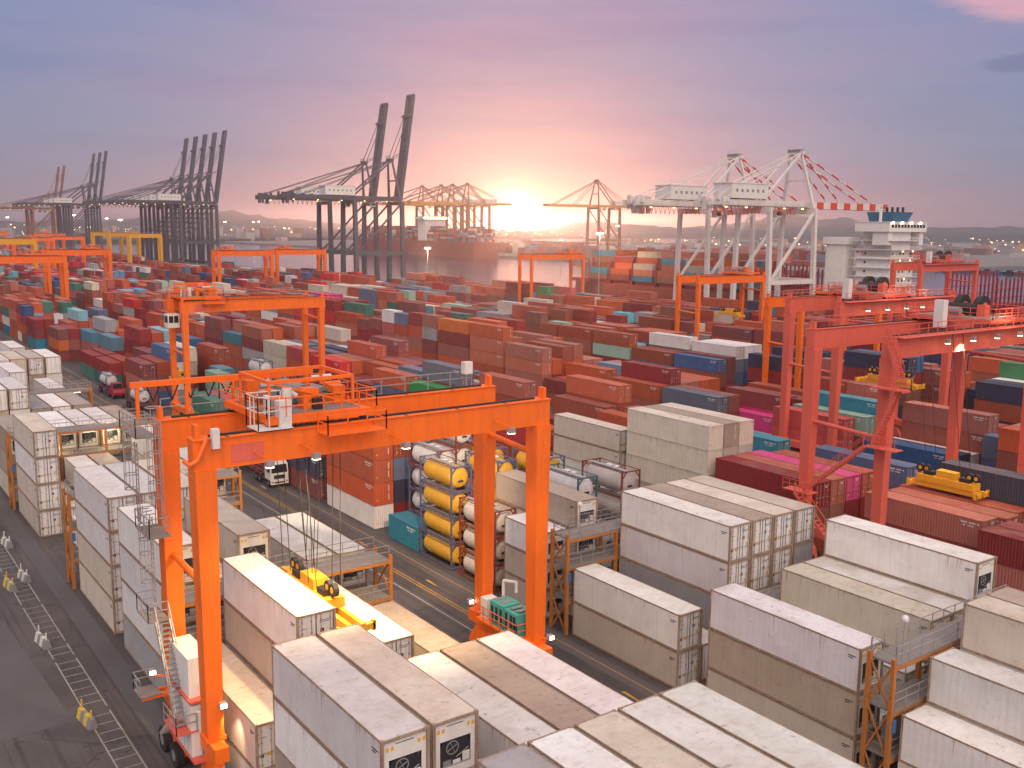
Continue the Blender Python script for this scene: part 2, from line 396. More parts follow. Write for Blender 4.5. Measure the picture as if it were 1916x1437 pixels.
# ---------------------------------------------------------------- the setting
b = MB(); b.face([(-1500, -60, 0), (150, -60, 0), (150, 292, 0), (-1500, 292, 0)], 'asphalt'); struct('ground', b)
b = MB(); b.face([(-1500, 246, .006), (150, 246, .006), (150, 291.5, .006), (-1500, 291.5, .006)], 'apron'); struct('quay_pavement', b)
b = MB(); b.box(-1500, 150, 292.002, 293, -6, -.004, 'apron'); b.box(-1500, 150, 291.2, 292.6, 0.008, .35, 'apron'); struct('quay_wall', b)
b = MB(); b.face([(-14000, 292, -3), (9000, 292, -3), (9000, 16000, -3), (-14000, 16000, -3)], 'water'); struct('water', b)
b = MB()
b.face([(-14000, -4000, -.6), (-1499, -4000, -.6), (-1499, 300, -.6), (-14000, 2000, -.6)], 'land'); struct('far_ground', b)
b = MB(); b.face([(-90, -40, .006), (-68, -40, .006), (-68, 12.6, .006), (-90, 11.6, .006)], 'patch'); b.face([(-180, -40, .006), (-100, -40, .006), (-104, 10.8, .006), (-180, 10.8, .006)], 'patch'); struct('concrete_patch', b)
# painted lines of the truck lanes
b = MB()
def line(x0, x1, y, w, key, z=.010): b.face([(x0, y-w/2, z), (x1, y-w/2, z), (x1, y+w/2, z), (x0, y+w/2, z)], key)
line(-420, -40, 43.5, .14, 'linew'); line(-420, -40, 45.1, .12, 'liney'); line(-420, -40, 45.45, .12, 'liney')
line(-420, -40, 38.2, .14, 'linew'); line(-420, -40, 48.3, .10, 'liney')
for x in range(-400, -40, 14):
    b.face([(x, 46.4, .010), (x+1.6, 46.4, .010), (x+2.2, 46.55, .010), (x+.2, 46.7, .010)], 'liney')
struct('lane_marking', b)
b = MB()
x = -180.0; k = 0
while x < -44:
    seg = 9.5 if k % 4 != 3 else 2.5
    x1 = x+seg
    b.face([(x, 13.45, .012), (x1, 13.45, .012), (x1, 13.55, .012), (x, 13.55, .012)], 'linew')
    b.face([(x, 14.95, .012), (x1, 14.95, .012), (x1, 15.05, .012), (x, 15.05, .012)], 'linew')
    xx = x+.4
    while xx < x1-.2:
        b.face([(xx, 13.57, .016), (xx+.1, 13.57, .016), (xx+.1, 14.93, .016), (xx, 14.93, .016)], 'linew'); xx += 1.32
    x = x1+.7; k += 1
struct('road_marking', b)
# gravel-like runway of the crane wheels
b = MB()
for y in (17.2, 40.7, 49.0-.7):
    b.face([(-700, y-.8, .005), (-20, y-.8, .005), (-20, y+.8, .005), (-700, y+.8, .005)], 'patch')
struct('crane_runway_pavement', b)

# ---------------------------------------------------------------- containers: shared meshes
CW = 2.44
def corr(mb, x0, x1, y, z0, z1, out, key, depth=.036, per=.278, top=.07):
    """corrugated wall in the XZ plane at y, facing `out` (+1/-1)"""
    n = max(1, int((x1-x0)/per)); per = (x1-x0)/n; pts = []
    for i in range(n):
        a = x0+i*per
        pts += [(a, 0), (a+per*.26, 0), (a+per*.5, depth), (a+per*.76, depth)]
    pts.append((x1, 0))
    k = len(mb.v); i = mb.mi(key)
    for xx, d in pts: mb.v += [(xx, y-out*d, z0), (xx, y-out*d, z1)]
    for j in range(len(pts)-1):
        q = (k+2*j, k+2*j+2, k+2*j+3, k+2*j+1) if out < 0 else (k+2*j, k+2*j+1, k+2*j+3, k+2*j+2)
        mb.f.append(q); mb.m.append(i)
def corr_end(mb, x, y0, y1, z0, z1, out, key, depth=.04, per=.25):
    n = int((y1-y0)/per); per = (y1-y0)/n; pts = []
    for i in range(n):
        a = y0+i*per; pts += [(a, 0), (a+per*.26, 0), (a+per*.5, depth), (a+per*.76, depth)]
    pts.append((y1, 0)); k = len(mb.v); i = mb.mi(key)
    for yy, d in pts: mb.v += [(x-out*d, yy, z0), (x-out*d, yy, z1)]
    for j in range(len(pts)-1):
        q = (k+2*j, k+2*j+2, k+2*j+3, k+2*j+1) if out > 0 else (k+2*j, k+2*j+1, k+2*j+3, k+2*j+2)
        mb.f.append(q); mb.m.append(i)
def frame_box(mb, L, H, key, ck='frame'):
    h = L/2; w = CW/2
    for sx in (-1, 1):
        for sy in (-1, 1):
            x0, x1 = (h-.14, h) if sx > 0 else (-h, -h+.14); y0, y1 = (w-.13, w) if sy > 0 else (-w, -w+.13)
            mb.box(x0, x1, y0, y1, .121, H-.121, key)
            x0, x1 = (h-.178, h+.004) if sx > 0 else (-h-.004, -h+.178); y0, y1 = (w-.162, w+.004) if sy > 0 else (-w-.004, -w+.162)
            mb.box(x0, x1, y0, y1, 0, .118, ck); mb.box(x0, x1, y0, y1, H-.118, H+.008, ck)
    for sy in (-1, 1):
        y0, y1 = (w-.06, w-.002) if sy > 0 else (-w+.002, -w+.06)
        mb.box(-h+.18, h-.18, y0, y1, .01, .16, key)
        mb.box(-h+.18, h-.18, y0, y1, H-.10, H-.012, key)
    for sx in (-1, 1):
        x0, x1 = (h-.10, h-.002) if sx > 0 else (-h+.002, -h+.10)
        mb.box(x0, x1, -w+.165, w-.165, .01, .15, key); mb.box(x0, x1, -w+.165, w-.165, H-.13, H-.01, key)
def dry_body(L, H, both=False):
    mb = MB(); h = L/2; w = CW/2
    frame_box(mb, L, H, 'cbody')
    for s in (-1, 1): corr(mb, -h+.14, h-.14, s*(w-.012), .16, H-.10, s, 'cbody')
    corr_end(mb, -h+.012, -w+.13, w-.13, .15, H-.13, -1, 'cbody')
    if both: corr_end(mb, h-.012, -w+.13, w-.13, .15, H-.13, 1, 'cbody')
    else: mb.box(h-.16, h-.11, -w+.13, w-.13, .15, H-.13, 'cbody')
    # roof, shallow cross corrugation
    n = int(L/.55); k = len(mb.v); i = mb.mi('croof'); pts = []
    for j in range(n):
        a = -h+.1+(L-.2)*j/n; p = (L-.2)/n; pts += [(a, 0), (a+p*.3, 0), (a+p*.5, .02), (a+p*.8, .02)]
    pts.append((h-.1, 0))
    for xx, d in pts: mb.v += [(xx, -w+.055, H-.03+d), (xx, w-.055, H-.03+d)]
    for j in range(len(pts)-1): mb.f.append((k+2*j, k+2*j+2, k+2*j+3, k+2*j+1)); mb.m.append(i)
    mb.box(-h+.05, h-.05, -w+.06, w-.06, .02, .12, 'dark')
    # small plates and marks on the end wall and side, too small to read
    for i in range(11):
        if i in (4, 9): continue
        xx = h-2.1+i*.16; mb.box(xx, xx+.11, -w+.001, -w+.014, H-.52, H-.36, 'white')
    for i in range(7): xx = h-1.9+i*.16; mb.box(xx, xx+.11, -w+.001, -w+.014, H-.78, H-.66, 'white') if i != 2 else None
    if both:
        for i in range(9): mb.box(h-.013, h-.002, w-.62, w-.52, H-.5-i*.19, H-.36-i*.19, 'white') if i != 4 else None
    mb.box(-h-.004, -h+.02, w-.52, w-.34, .55, .72, 'sticker_y')
    if both: mb.box(h-.02, h+.004, -w+.34, -w+.52, .55, .72, 'sticker_y')
    return mb
def door_panel(L, H, sy, refr):
    """one door leaf on the +X end; sy says which side"""
    mb = MB(); h = L/2; w = CW/2; y0, y1 = (.012, w-.14) if sy > 0 else (-w+.14, -.012); x = h-.108
    mb.box(x-.04, x, y0, y1, .16, H-.14, 'door')
    if not refr:
        for zz in range(4):
            a = .3+(H-.6)*zz/4; mb.box(x+.001, x+.022, y0+.1, y1-.1, a, a+(H-.6)/4-.14, 'door')
    e = .02
    mb.box(x-.03, x+.012, y0-.0, y0+e, .165, H-.145, 'seam'); mb.box(x-.03, x+.012, y1-e, y1, .165, H-.145, 'seam')
    for zz in (.3, .9, 1.6, 2.2):
        yy = y1-.03 if sy > 0 else y0+.03; mb.box(x+.001, x+.05, yy-.05, yy+.05, zz, zz+.12, 'lock')
    if refr:
        if sy > 0:
            mb.box(x+.003, x+.008, .25, .50, 1.62, 1.84, 'sticker_k'); mb.box(x+.003, x+.008, .70, .92, 1.1, 1.34, 'sticker_y'); mb.box(x+.003, x+.008, .22, .92, 2.30, 2.34, 'sticker_k'); mb.box(x+.003, x+.008, .22, .80, 2.20, 2.235, 'sticker_k')
        else:
            mb.box(x+.003, x+.008, -.95, -.74, .80, 1.02, 'sticker_k'); mb.box(x+.003, x+.008, -.52, -.30, .82, 1.06, 'sticker_y'); mb.box(x+.003, x+.008, -.95, -.60, 2.0, 2.035, 'sticker_k')
    else:
        if sy > 0: mb.box(x+.024, x+.028, .40, .90, 2.14, 2.2, 'white'); mb.box(x+.024, x+.028, .45, .90, 2.0, 2.045, 'white')
        else: mb.box(x+.024, x+.028, -.82, -.62, .5, .68, 'sticker_y')
    return mb
def lock_rod(L, H, y):
    mb = MB(); x = L/2-.085+.03
    mb.tube((x, y, .1), (x, y, H-.09), .024, 'lock', 6)
    for z in (.35, 1.0, 1.7, H-.5): mb.box(x-.03, x+.03, y-.05, y+.05, z, z+.07, 'lock')
    mb.box(x+.01, x+.04, y-.02, y+.42*(1 if y < 0 else -1)*.8, 1.02, 1.07, 'lock') if y < 0 else mb.box(x+.01, x+.04, y-.34, y+.02, 1.02, 1.07, 'lock')
    return mb
def reefer_body(L, H):
    mb = MB(); h = L/2; w = CW/2
    frame_box(mb, L, H, 'rustframe', 'rustframe')
    for s in (-1, 1): corr(mb, -h+.14, h-.14, s*(w-.016), .16, H-.10, s, 'cbody', depth=.005, per=.42)
    mb.box(-h+.1, h-.1, -w+.058, w-.058, H-.05, H-.022, 'croof')
    n = int(L/1.2)
    for j in range(1, n): mb.box(-h+L*j/n-.02, -h+L*j/n+.02, -w+.06, w-.06, H-.021, H-.018, 'croof')
    mb.box(-h+.01, h-.70, -w+.13, w-.13, .15, H-.13, 'cbody'); mb.box(h-.699, h-.16, -w+.13, w-.13, .15, .5, 'cbody')
    mb.box(-h+.05, h-.05, -w+.06, w-.06, .02, .12, 'dark')
    mb.box(h-.9, h-.35, -w-.003, -w+.02, H-.62, H-.57, 'sticker_k'); mb.box(h-.9, h-.55, -w-.003, -w+.02, H-.75, H-.71, 'sticker_k')
    return mb
def machinery(L, H):
    """refrigeration unit on the +X end"""
    mb = MB(); h = L/2; w = CW/2; x = h-.11
    mb.box(x-.04, x, -w+.14, w-.14, H-1.05, H-.14, 'white'); mb.box(x-.04, x, -w+.14, w-.14, .16, .52, 'white')
    mb.box(x-.04, x, -w+.14, -w+.42, .521, H-1.051, 'white'); mb.box(x-.04, x, w-.36, w-.14, .521, H-1.051, 'white')
    for yy in (-.95, -.7, .65, .9): mb.box(x+.001, x+.006, yy, yy+.14, H-.62, H-.42, 'sticker_y')
    mb.box(x+.001, x+.006, -.45, .45, H-.36, H-.32, 'sticker_k')
    for i in range(9): mb.box(x, x+.012, -1.02+i*.25, -.99+i*.25, H-.22, H-.19, 'lock')
    return mb
def fan_unit(L, H):
    mb = MB(); h = L/2; x = h-.11; zt = H-1.06; w = .86
    ring = [(-w+.06, .53), (w+.0, .53), (w, zt-.5), (w-.18, zt-.12), (w-.5, zt), (-w+.56, zt), (-w+.22, zt-.12), (-w+.06, zt-.5)]
    mb.prism([(x-.5, a, c) for a, c in ring], [(x-.035, a, c) for a, c in ring], 'dark')
    mb.lathe_x([(x-.034, .34), (x-.01, .34), (x-.01, .29), (x-.034, .29)], 'grey', 16, -.12, zt-.42)
    for a in range(4):
        t = a*math.pi/2+.4; mb.beam((x-.04, -.12, zt-.42), (x-.04, -.12+.27*math.cos(t), zt-.42+.27*math.sin(t)), .09, .02, 'galv')
    mb.box(x-.05, x-.005, .42, .80, .62, 1.05, 'white'); mb.box(x-.05, x-.01, -.62, -.2, .60, .86, 'grey'); mb.box(x-.05, x, -.1, .3, .60, .78, 'white')
    mb.tube((x-.03, -.7, .56), (x-.03, .8, .58), .03, 'galv', 6); mb.tube((x-.03, .1, .9), (x-.03, .75, 1.2), .02, 'galv', 6)
    return mb
def simple_box(L, H, refr):
    mb = MB(); h = L/2; w = CW/2
    frame_box(mb, L, H, 'rustframe' if refr else 'cbody', 'rustframe' if refr else 'frame')
    mb.box(-h+.012, h-.03, -w+.012, w-.012, .13, H-.04, 'cbody')
    mb.box(-h+.1, h-.1, -w+.058, w-.058, H-.038, H-.022, 'croof')
    for y in (-.9, -.35, .35, .9): mb.box(h-.028, h-.01, y-.02, y+.02, .15, H-.13, 'lock' if refr else 'cbody')
    return mb
ME = {}
def me(key, fn):
    if key not in ME: ME[key] = fn().mesh(key)
    return ME[key]
# (colours: real-world base colours of the paints)
PC = dict(maroon=(.25, .020, .022), brick=(.46, .085, .030), rust=(.38, .058, .024), brown=(.27, .058, .028), red=(.56, .022, .024), orange=(.50, .115, .018),
          navy=(.030, .035, .085), blue=(.020, .090, .240), teal=(.020, .200, .300), cyan=(.10, .42, .52), slate=(.10, .13, .22), skyblue=(.14, .30, .48),
          green=(.012, .220, .060), jade=(.03, .17, .13), mint=(.25, .42, .34), pink=(.62, .03, .20), cream=(.60, .525, .44), grey=(.30, .29, .31), white=(.70, .675, .67), tan=(.42, .335, .27))
CN = dict(maroon='maroon', brick='brick red', rust='rust red', brown='brown', red='bright red', orange='orange', navy='navy blue', blue='blue', teal='teal blue', cyan='light cyan',
          slate='slate blue', skyblue='sky blue', green='green', jade='dark green', mint='mint green', pink='pink', cream='cream', grey='grey', white='white', tan='tan')
def jitter(c, rnd, a=.12):
    f = 1+rnd.uniform(-a, a)*1.6; m_ = sum(c)/3; k = rnd.choice((0, 0, .08, .18, .3)) if max(c) < .6 else .04; return tuple(max(0, min(1, (x*(1-k)+(m_*1.3+.03)*k)*f*(1+rnd.uniform(-.025, .025)))) for x in c)
ORD = ['zeroth', 'first', 'second', 'third', 'fourth', 'fifth', 'sixth', 'seventh', 'eighth', 'ninth', 'tenth', 'eleventh', 'twelfth', 'thirteenth', 'fourteenth', 'fifteenth', 'sixteenth', 'seventeenth', 'eighteenth', 'nineteenth', 'twentieth']
def ordn(n):
    if n <= 20: return ORD[n]
    tens = {2: 'twenty', 3: 'thirty', 4: 'forty', 5: 'fifty', 6: 'sixty', 7: 'seventy'}[n//10]
    return tens+'-'+ORD[n % 10] if n % 10 else tens[:-1]+'ieth'
TIER = ['', 'ground tier', 'second tier', 'third tier', 'fourth tier', 'fifth tier', 'sixth tier']

# ---------------------------------------------------------------- yard layout
# each slot: dict(block, row, bay, tier, x0, y0, z, L, H, kind, col, end)
SL = []
ROWS = {'A': (18.6, 2.62), 'B': (49.9, 2.54)}
for i, c in enumerate('CDEFG'): ROWS[c] = (82.2+31.8*i, 2.6)
def stack(block, row, bay, x0, tiers, kind='dry', L=12.19, H=None, cols=None, end='doors', z=0.04, rnd=random):
    y0 = ROWS[block][0]+ROWS[block][1]*row
    for t in range(tiers):
        c = (cols[t] if cols and t < len(cols) and cols[t] else None)
        h = H if H else (2.896 if kind == 'reefer' else rnd.choice((2.591, 2.591, 2.896)))
        SL.append(dict(b=block, r=row, bay=bay, t=t+1, top=(t == tiers-1), x0=x0, y0=y0, z=z, L=L, H=h, kind=kind, col=c, end=end))
        z += h+.022
WT = ['maroon']*20+['brick']*28+['rust']*20+['brown']*12+['red']*6+['orange']*2+['navy']*3+['blue']*3+['teal']*4+['slate']*4+['cyan']*1+['green']*1+['jade']*3+['mint']*2+['pink']*1+['cream']*6+['grey']*3+['white']*3+['skyblue']*2
RW = ['white']*6+['cream']*2+['grey']*1+['tan']*1
# reefer block A: (far x, ends, tiers by row, doors or machinery towards the camera)
A_BAYS = [(-31.5, 'doors', (3, 4, 4, 4, 4, 4)), (-47.2, 'unit', (4, 4, 1, 3, 3, 3)), (-62.1, 'doors', (2, 4, 0, 3, 1, 2)), (-78.4, 'unit', (4, 3, 4, 1, 3, 3)),
          (-93.6, 'doors', (4, 4, 4, 3, 1, 1)), (-109.4, 'unit', (0, 1, 1, 2, 3, 3)), (-124.6, 'doors', (4, 1, 2, 2, 1, 3)), (-140.8, 'unit', (3, 1, 3, 3, 3, 3)),
          (-155.9, 'doors', (4, 4, 3, 3, 3, 1)), (-172.2, 'unit', (3, 3, 4, 2, 3, 1)), (-187.8, 'doors', (4, 4, 4, 4, 4, 4)), (-204.0, 'unit', (3, 4, 3, 2, 4, 2)), (-219.6, 'doors', (2, 3, 3, 4, 3, 3))]
rnd = random.Random(11)
A_COL = {(0, 1): 'grey', (0, 2): 'white', (0, 3): 'cream', (0, 4): 'white', (0, 5): 'white', (0, 0): 'tan', (1, 0): 'white', (1, 1): 'cream', (1, 3): 'white', (1, 4): 'tan', (1, 5): 'white', (1, 2): 'tan',
         (2, 0): 'cream', (2, 1): 'white', (2, 3): 'white', (2, 4): 'white', (2, 5): 'tan', (3, 0): 'white', (3, 1): 'white', (3, 2): 'cream', (3, 4): 'white', (3, 5): 'white', (4, 0): 'white', (4, 1): 'white',
         (7, 4): 'white', (7, 5): 'tan', (7, 2): 'white', (8, 3): 'white', (8, 4): 'tan', (8, 2): 'grey', (10, 5): 'white', (10, 4): 'tan', (9, 2): 'white'}
for k, (x0, end, tiers) in enumerate(A_BAYS):
    for r, t in enumerate(tiers):
        cols = [rnd.choice(RW) for _ in range(t)]
        if (k, r) in A_COL and t: cols[-1] = A_COL[(k, r)]
        stack('A', r, k+1, x0, t, 'reefer', cols=cols, end=('doors' if (r == 0 and k in (4, 6)) else end), rnd=rnd)
k = len(A_BAYS)+1; x0 = -240.0
while x0 > -480:
    for r in range(6): stack('A', r, k, x0, rnd.choice((1, 2, 3, 3, 4)), cols=[rnd.choice(WT) for _ in range(5)], rnd=rnd)
    x0 -= 12.9; k += 1
# block B near end, reefers
B = 'B'
stack(B, 0, 1, -29.8, 2, 'reefer', cols=['cream', 'white'], end='unit'); stack(B, 1, 1, -29.8, 3, 'reefer', cols=['white', 'white', 'white'], end='unit')
stack(B, 2, 1, -29.4, 4, 'reefer', cols=['white', 'white', 'white', 'cream'], end='unit'); stack(B, 3, 1, -29.4, 4, 'reefer', cols=['white', 'white', 'white', 'tan'], end='unit')
stack(B, 4, 1, -29.4, 3, 'reefer', cols=['white']*3, end='unit'); stack(B, 5, 1, -29.4, 3, 'reefer', cols=['white']*3, end='unit')
for r, (t, c) in enumerate([(3, ['cream', 'tan', 'white']), (1, ['white']), (2, ['white', 'white']), (3, ['white', 'grey', 'cream']), (3, ['white', 'white', 'white']), (4, ['white', 'white', 'cream', 'white'])]):
    stack(B, r, 2, -44.9, t, 'reefer', cols=c, end='unit')
for r, (t, c) in enumerate([(2, ['cream', 'white']), (1, ['white']), (4, ['cream', 'grey', 'white', 'white']), (4, ['white', 'white', 'white', 'tan']), (4, ['white', 'white', 'cream', 'cream']), (4, ['white', 'white', 'grey', 'cream'])]):
    stack(B, r, 3, -59.9, t, 'reefer', cols=c, end='doors')
# short bays with tank containers behind the rack
stack(B, 0, 4, -69.8, 3, 'reefer', 6.06, 2.591, ['cream', 'cream', 'white'], end='unit')
stack(B, 1, 4, -74.9, 4, 'reefer', 12.19, 2.591, ['cream', 'cream', 'cream', 'tan'], end='unit')
stack(B, 2, 4, -74.6, 3, 'tank', 6.06, 2.591, ['tw_b']*3); stack(B, 3, 4, -74.7, 4, 'tank', 6.06, 2.591, ['tw_t']*4); stack(B, 4, 4, -74.2, 2, 'tank', 6.06, 2.591, ['tg_m']*2)
stack(B, 5, 4, -74.2, 4, 'tank', 6.06, 2.591, ['tg_m']*4)
stack(B, 0, 5, -77.4, 3, 'tank', 6.06, 2.591, ['tg_m']*3); stack(B, 1, 5, -83.0, 2, 'dry', 12.19, 2.591, ['brown', 'brown']); stack(B, 2, 5, -84.2, 4, 'tank', 6.06, 2.591, ['ty_b']*4)
stack(B, 0, 6, -84.9, 4, 'tank', 6.06, 2.591, ['ty_b']*4); stack(B, 1, 6, -84.9, 3, 'dry', 6.06, 2.591, ['brown', 'brown', 'brown'])
stack(B, 0, 7, -91.6, 1, 'dry', 6.06, 2.591, ['teal']); stack(B, 1, 7, -91.6, 4, 'tank', 6.06, 2.591, ['tw_m', 'tw_b', 'tw_b', 'tw_m']); stack(B, 2, 7, -92.0, 5, 'tank', 6.06, 2.591, ['tw_m']*5)
stack(B, 3, 7, -96.5, 4, 'dry', 6.06, 2.591, ['mint', 'brown', 'mint', 'mint']); stack(B, 4, 6, -82.8, 4, 'tank', 6.06, 2.591, ['ty_b']*4); stack(B, 5, 6, -89.6, 2, cols=['jade', 'brown'], H=2.591); stack(B, 3, 6, -89.4, 4, 'tank', 6.06, 2.591, ['tw_m', 'ty_b', 'ty_b', 'ty_b'])
stack(B, 0, 8, -107.1, 4, cols=['white', 'brick', 'brick', 'brick'], H=2.591, end='wall'); stack(B, 1, 8, -107.1, 4, cols=['maroon', 'navy', 'slate', 'rust'], H=2.591); stack(B, 2, 8, -107.1, 4, cols=['brown', 'rust', 'brown', 'cyan'], H=2.591)
stack(B, 3, 8, -107.1, 3, cols=['brown', 'brick', 'jade'], H=2.591); stack(B, 4, 8, -103.5, 3, cols=['brown', 'brick', 'brick'], H=2.591); stack(B, 5, 8, -103.5, 3, cols=['brown', 'brick', 'red'], H=2.591)
stack(B, 0, 9, -121.6, 3, cols=['maroon', 'navy', 'brown'], H=2.591); stack(B, 1, 9, -121.6, 3, cols=['maroon', 'navy', 'brown'], H=2.591)
for r in range(2, 6): stack(B, r, 9, -121.6, 2+(r % 3), cols=[rnd.choice(WT) for _ in range(5)], H=2.591)
# bays with the small tanks and the teal box seen past the near crane
stack(B, 0, 10, -135.0, 1, cols=['jade']); stack(B, 1, 10, -148.4, 2, 'tank', 6.06, 2.591, ['tw_m', 'tw_m']); stack(B, 2, 10, -140.2, 1, 'tank', 6.06, 2.591, ['tw_b']); stack(B, 4, 10, -148.0, 3, 'tank', 6.06, 2.591, ['tw_m']*3)
stack(B, 5, 10, -148.0, 3, cols=['brown', 'rust', 'brick'])
stack(B, 0, 11, -164.0, 1, cols=['green']); stack(B, 1, 11, -166.4, 2, 'dry', 12.19, 2.591, cols=['jade', 'jade']); stack(B, 2, 11, -166.4, 2, 'dry', 12.19, 2.591, cols=['red', 'red']); stack(B, 3, 11, -167.0, 2, cols=['mint', 'mint'], H=2.591)
stack(B, 4, 11, -178.6, 3, 'dry', 6.06, 2.591, ['teal']*3); stack(B, 5, 11, -166.4, 4, 'tank', 6.06, 2.591, ['tw_m', 'tw_b', 'tw_b', 'tw_b']); stack(B, 3, 11, -173.5, 3, 'dry', 6.06, 2.591, ['brown', 'mint', 'mint'])
stack(B, 0, 12, -197.5, 3, cols=['rust', 'rust', 'maroon'], H=2.6); stack(B, 1, 12, -197.5, 3, cols=['blue', 'maroon', 'rust']); stack(B, 5, 12, -193.1, 4, cols=['rust']*4, H=2.6); stack(B, 2, 12, -197.5, 4, cols=['grey', 'cream', 'cream', 'blue'], H=2.6); stack(B, 3, 12, -197.5, 4, cols=['grey', 'brown', 'tan', 'cream'], H=2.6)
stack(B, 4, 12, -184.3, 0, cols=[])
stack(B, 0, 13, -222.0, 2, cols=['jade', 'maroon'], H=2.6); stack(B, 1, 13, -222.0, 2, cols=['maroon', 'rust']); stack(B, 2, 13, -211.4, 3, cols=['maroon', 'maroon', 'maroon']); stack(B, 3, 13, -211.0, 3, cols=['maroon', 'rust', 'rust']); stack(B, 4, 13, -211.0, 3, cols=['grey', 'grey', 'grey']); stack(B, 5, 13, -209.0, 4, cols=['rust', 'blue', 'cream', 'blue'])
stack(B, 0, 14, -236.0, 2, cols=['jade', 'maroon'], H=2.6); stack(B, 1, 14, -236.0, 2, cols=['brown', 'maroon']); stack(B, 2, 14, -240.0, 3, cols=['rust', 'maroon', 'teal']); stack(B, 3, 14, -227.0, 4, cols=['maroon', 'rust', 'maroon', 'maroon']); stack(B, 4, 14, -227.0, 4, cols=['navy', 'rust', 'maroon', 'rust']); stack(B, 5, 14, -227.0, 4, cols=['rust', 'skyblue', 'cyan', 'cyan'])
stack(B, 0, 15, -270.5, 3, cols=['maroon', 'orange', 'maroon'], H=2.6); stack(B, 1, 15, -270.5, 3, cols=['maroon', 'rust', 'maroon'], H=2.6); stack(B, 2, 15, -258.8, 3, cols=['brown', 'rust', 'teal'], H=2.6)
for r in range(3, 6): stack(B, r, 15, -256+(r-3)*2, 3+(r % 2), cols=[rnd.choice(WT) for _ in range(5)])
stack(B, 0, 16, -300.0, 3, cols=['teal', 'maroon', 'maroon'], H=2.6); stack(B, 1, 16, -300.0, 3, cols=['blue', 'maroon', 'maroon'], H=2.6)
for r in range(2, 6): stack(B, r, 16, -284, 3+(r % 2), cols=['rust', 'maroon', rnd.choice(WT), rnd.choice(['slate', 'rust', 'cyan']), 'maroon'])
SKIP = set()
def auto_block(bl, x_start, x_end, bay0, seed, pitch=12.95):
    g = random.Random(seed); x = x_start; bay = bay0; base = 3.4
    while x-12.2 > x_end:
        base = min(4.4, max(2.6, base+g.uniform(-.7, .7)))
        same = g.random() < .40; sc = g.choice(['maroon', 'brick', 'rust', 'brown', 'maroon', 'brick', 'navy', 'slate', 'red', 'cream'])
        short = g.random() < .16
        for r in range(6):
            if (bl, bay, r) in SKIP: continue
            t = int(round(min(5, max(1, base+g.uniform(-.75, .75)))))
            cols = [sc if (same and g.random() < .8) else g.choice(WT) for _ in range(6)]
            if g.random() < .35 and r > 0 and not same: cols = list(prevc)
            prevc = cols
            if short:
                stack(bl, r, bay, x-12.19, t, L=6.06, cols=cols, rnd=g); stack(bl, r, bay, x-5.9, max(1, t-g.choice((0, 0, 1))), L=5.9, cols=cols[::-1], rnd=g) if False else None
                stack(bl, r, bay+.5, x-6.06, max(1, t-g.choice((0, 0, 1))), L=6.06, cols=[g.choice(WT) for _ in range(6)], rnd=g)
            else: stack(bl, r, bay, x-12.19, t, cols=cols, end=g.choice(('doors', 'wall')), rnd=g)
        x -= pitch+(6.0 if g.random() < .06 else 0); bay += 1
auto_block('B', -302, -780, 17, 5)
# block C near end
C = 'C'
stack(C, 0, 1, -43.2, 3, cols=['brown', 'rust', 'maroon'], H=2.59); stack(C, 1, 1, -43.0, 3, cols=['maroon']*3, H=2.59); stack(C, 2, 1, -43.0, 2, cols=['maroon']*2)
stack(C, 5, 1, -40.0, 4, cols=['rust', 'maroon', 'maroon', 'navy'], H=2.6); stack(C, 4, 1, -53.3, 4, cols=['brown', 'maroon', 'maroon', 'navy'], H=2.6, end='wall'); stack(C, 3, 1, -56.0, 3, cols=['maroon', 'maroon', 'rust'], H=2.6)
stack(C, 2, 2, -55.6, 3, cols=['brown', 'maroon', 'rust'], H=2.59); stack(C, 1, 2, -56.4, 3, cols=['jade', 'maroon', 'rust'], H=2.59)
stack(C, 0, 2, -74.0, 3, L=13.6, cols=['brown', 'brown', 'maroon'], H=2.7); stack(C, 1, 3, -74.0, 3, L=13.6, cols=['brown', 'brown', 'brick'], H=2.7); stack(C, 2, 3, -74.0, 3, L=13.6, cols=['blue', 'maroon', 'pink'], H=2.7); stack(C, 3, 3, -72.5, 3, cols=['blue', 'maroon', 'brick'], H=2.7)
stack(C, 4, 3, -70.0, 2, cols=['maroon', 'red']); stack(C, 5, 3, -70.6, 3, cols=['brown', 'maroon', 'blue'], H=2.8)
for r, c_ in ((0, 'cream'), (1, 'tan'), (2, 'cream')): stack(C, r, 4, -88.8, 4, L=13.6, cols=['tan', 'cream', 'cream', c_], H=2.87, end='wall')
stack(C, 3, 4, -89.0, 2, cols=['maroon', 'teal']); stack(C, 4, 4, -89.0, 2, cols=['maroon', 'cyan']); stack(C, 5, 4, -88, 3, cols=['maroon', 'teal', 'teal'])
stack(C, 0, 5, -103.6, 3, 'reefer', L=13.6, H=2.8, cols=['white', 'cream', 'cream']); stack(C, 1, 5, -103.6, 2, cols=['white', 'brown'])
for r in range(2, 6): stack(C, r, 5, -103.5, 2+(r % 2), cols=['brown', 'rust', 'brick', 'brick'])
stack(C, 0, 6, -118.2, 2, cols=['rust', 'red']); stack(C, 1, 6, -118.2, 2, cols=['maroon', 'rust']); stack(C, 2, 6, -129.6, 4, cols=['brown', 'rust', 'rust', 'rust'], H=2.6)
for r in (3, 4, 5): stack(C, r, 6, -117, 2+r % 3, cols=['navy', 'maroon', 'rust', 'brick'])
auto_block('C', -131, -780, 7, 21)
auto_block('D', -38, -780, 1, 31); auto_block('E', -48, -780, 1, 41); auto_block('F', -60, -780, 1, 51); auto_block('G', -75, -780, 1, 61)
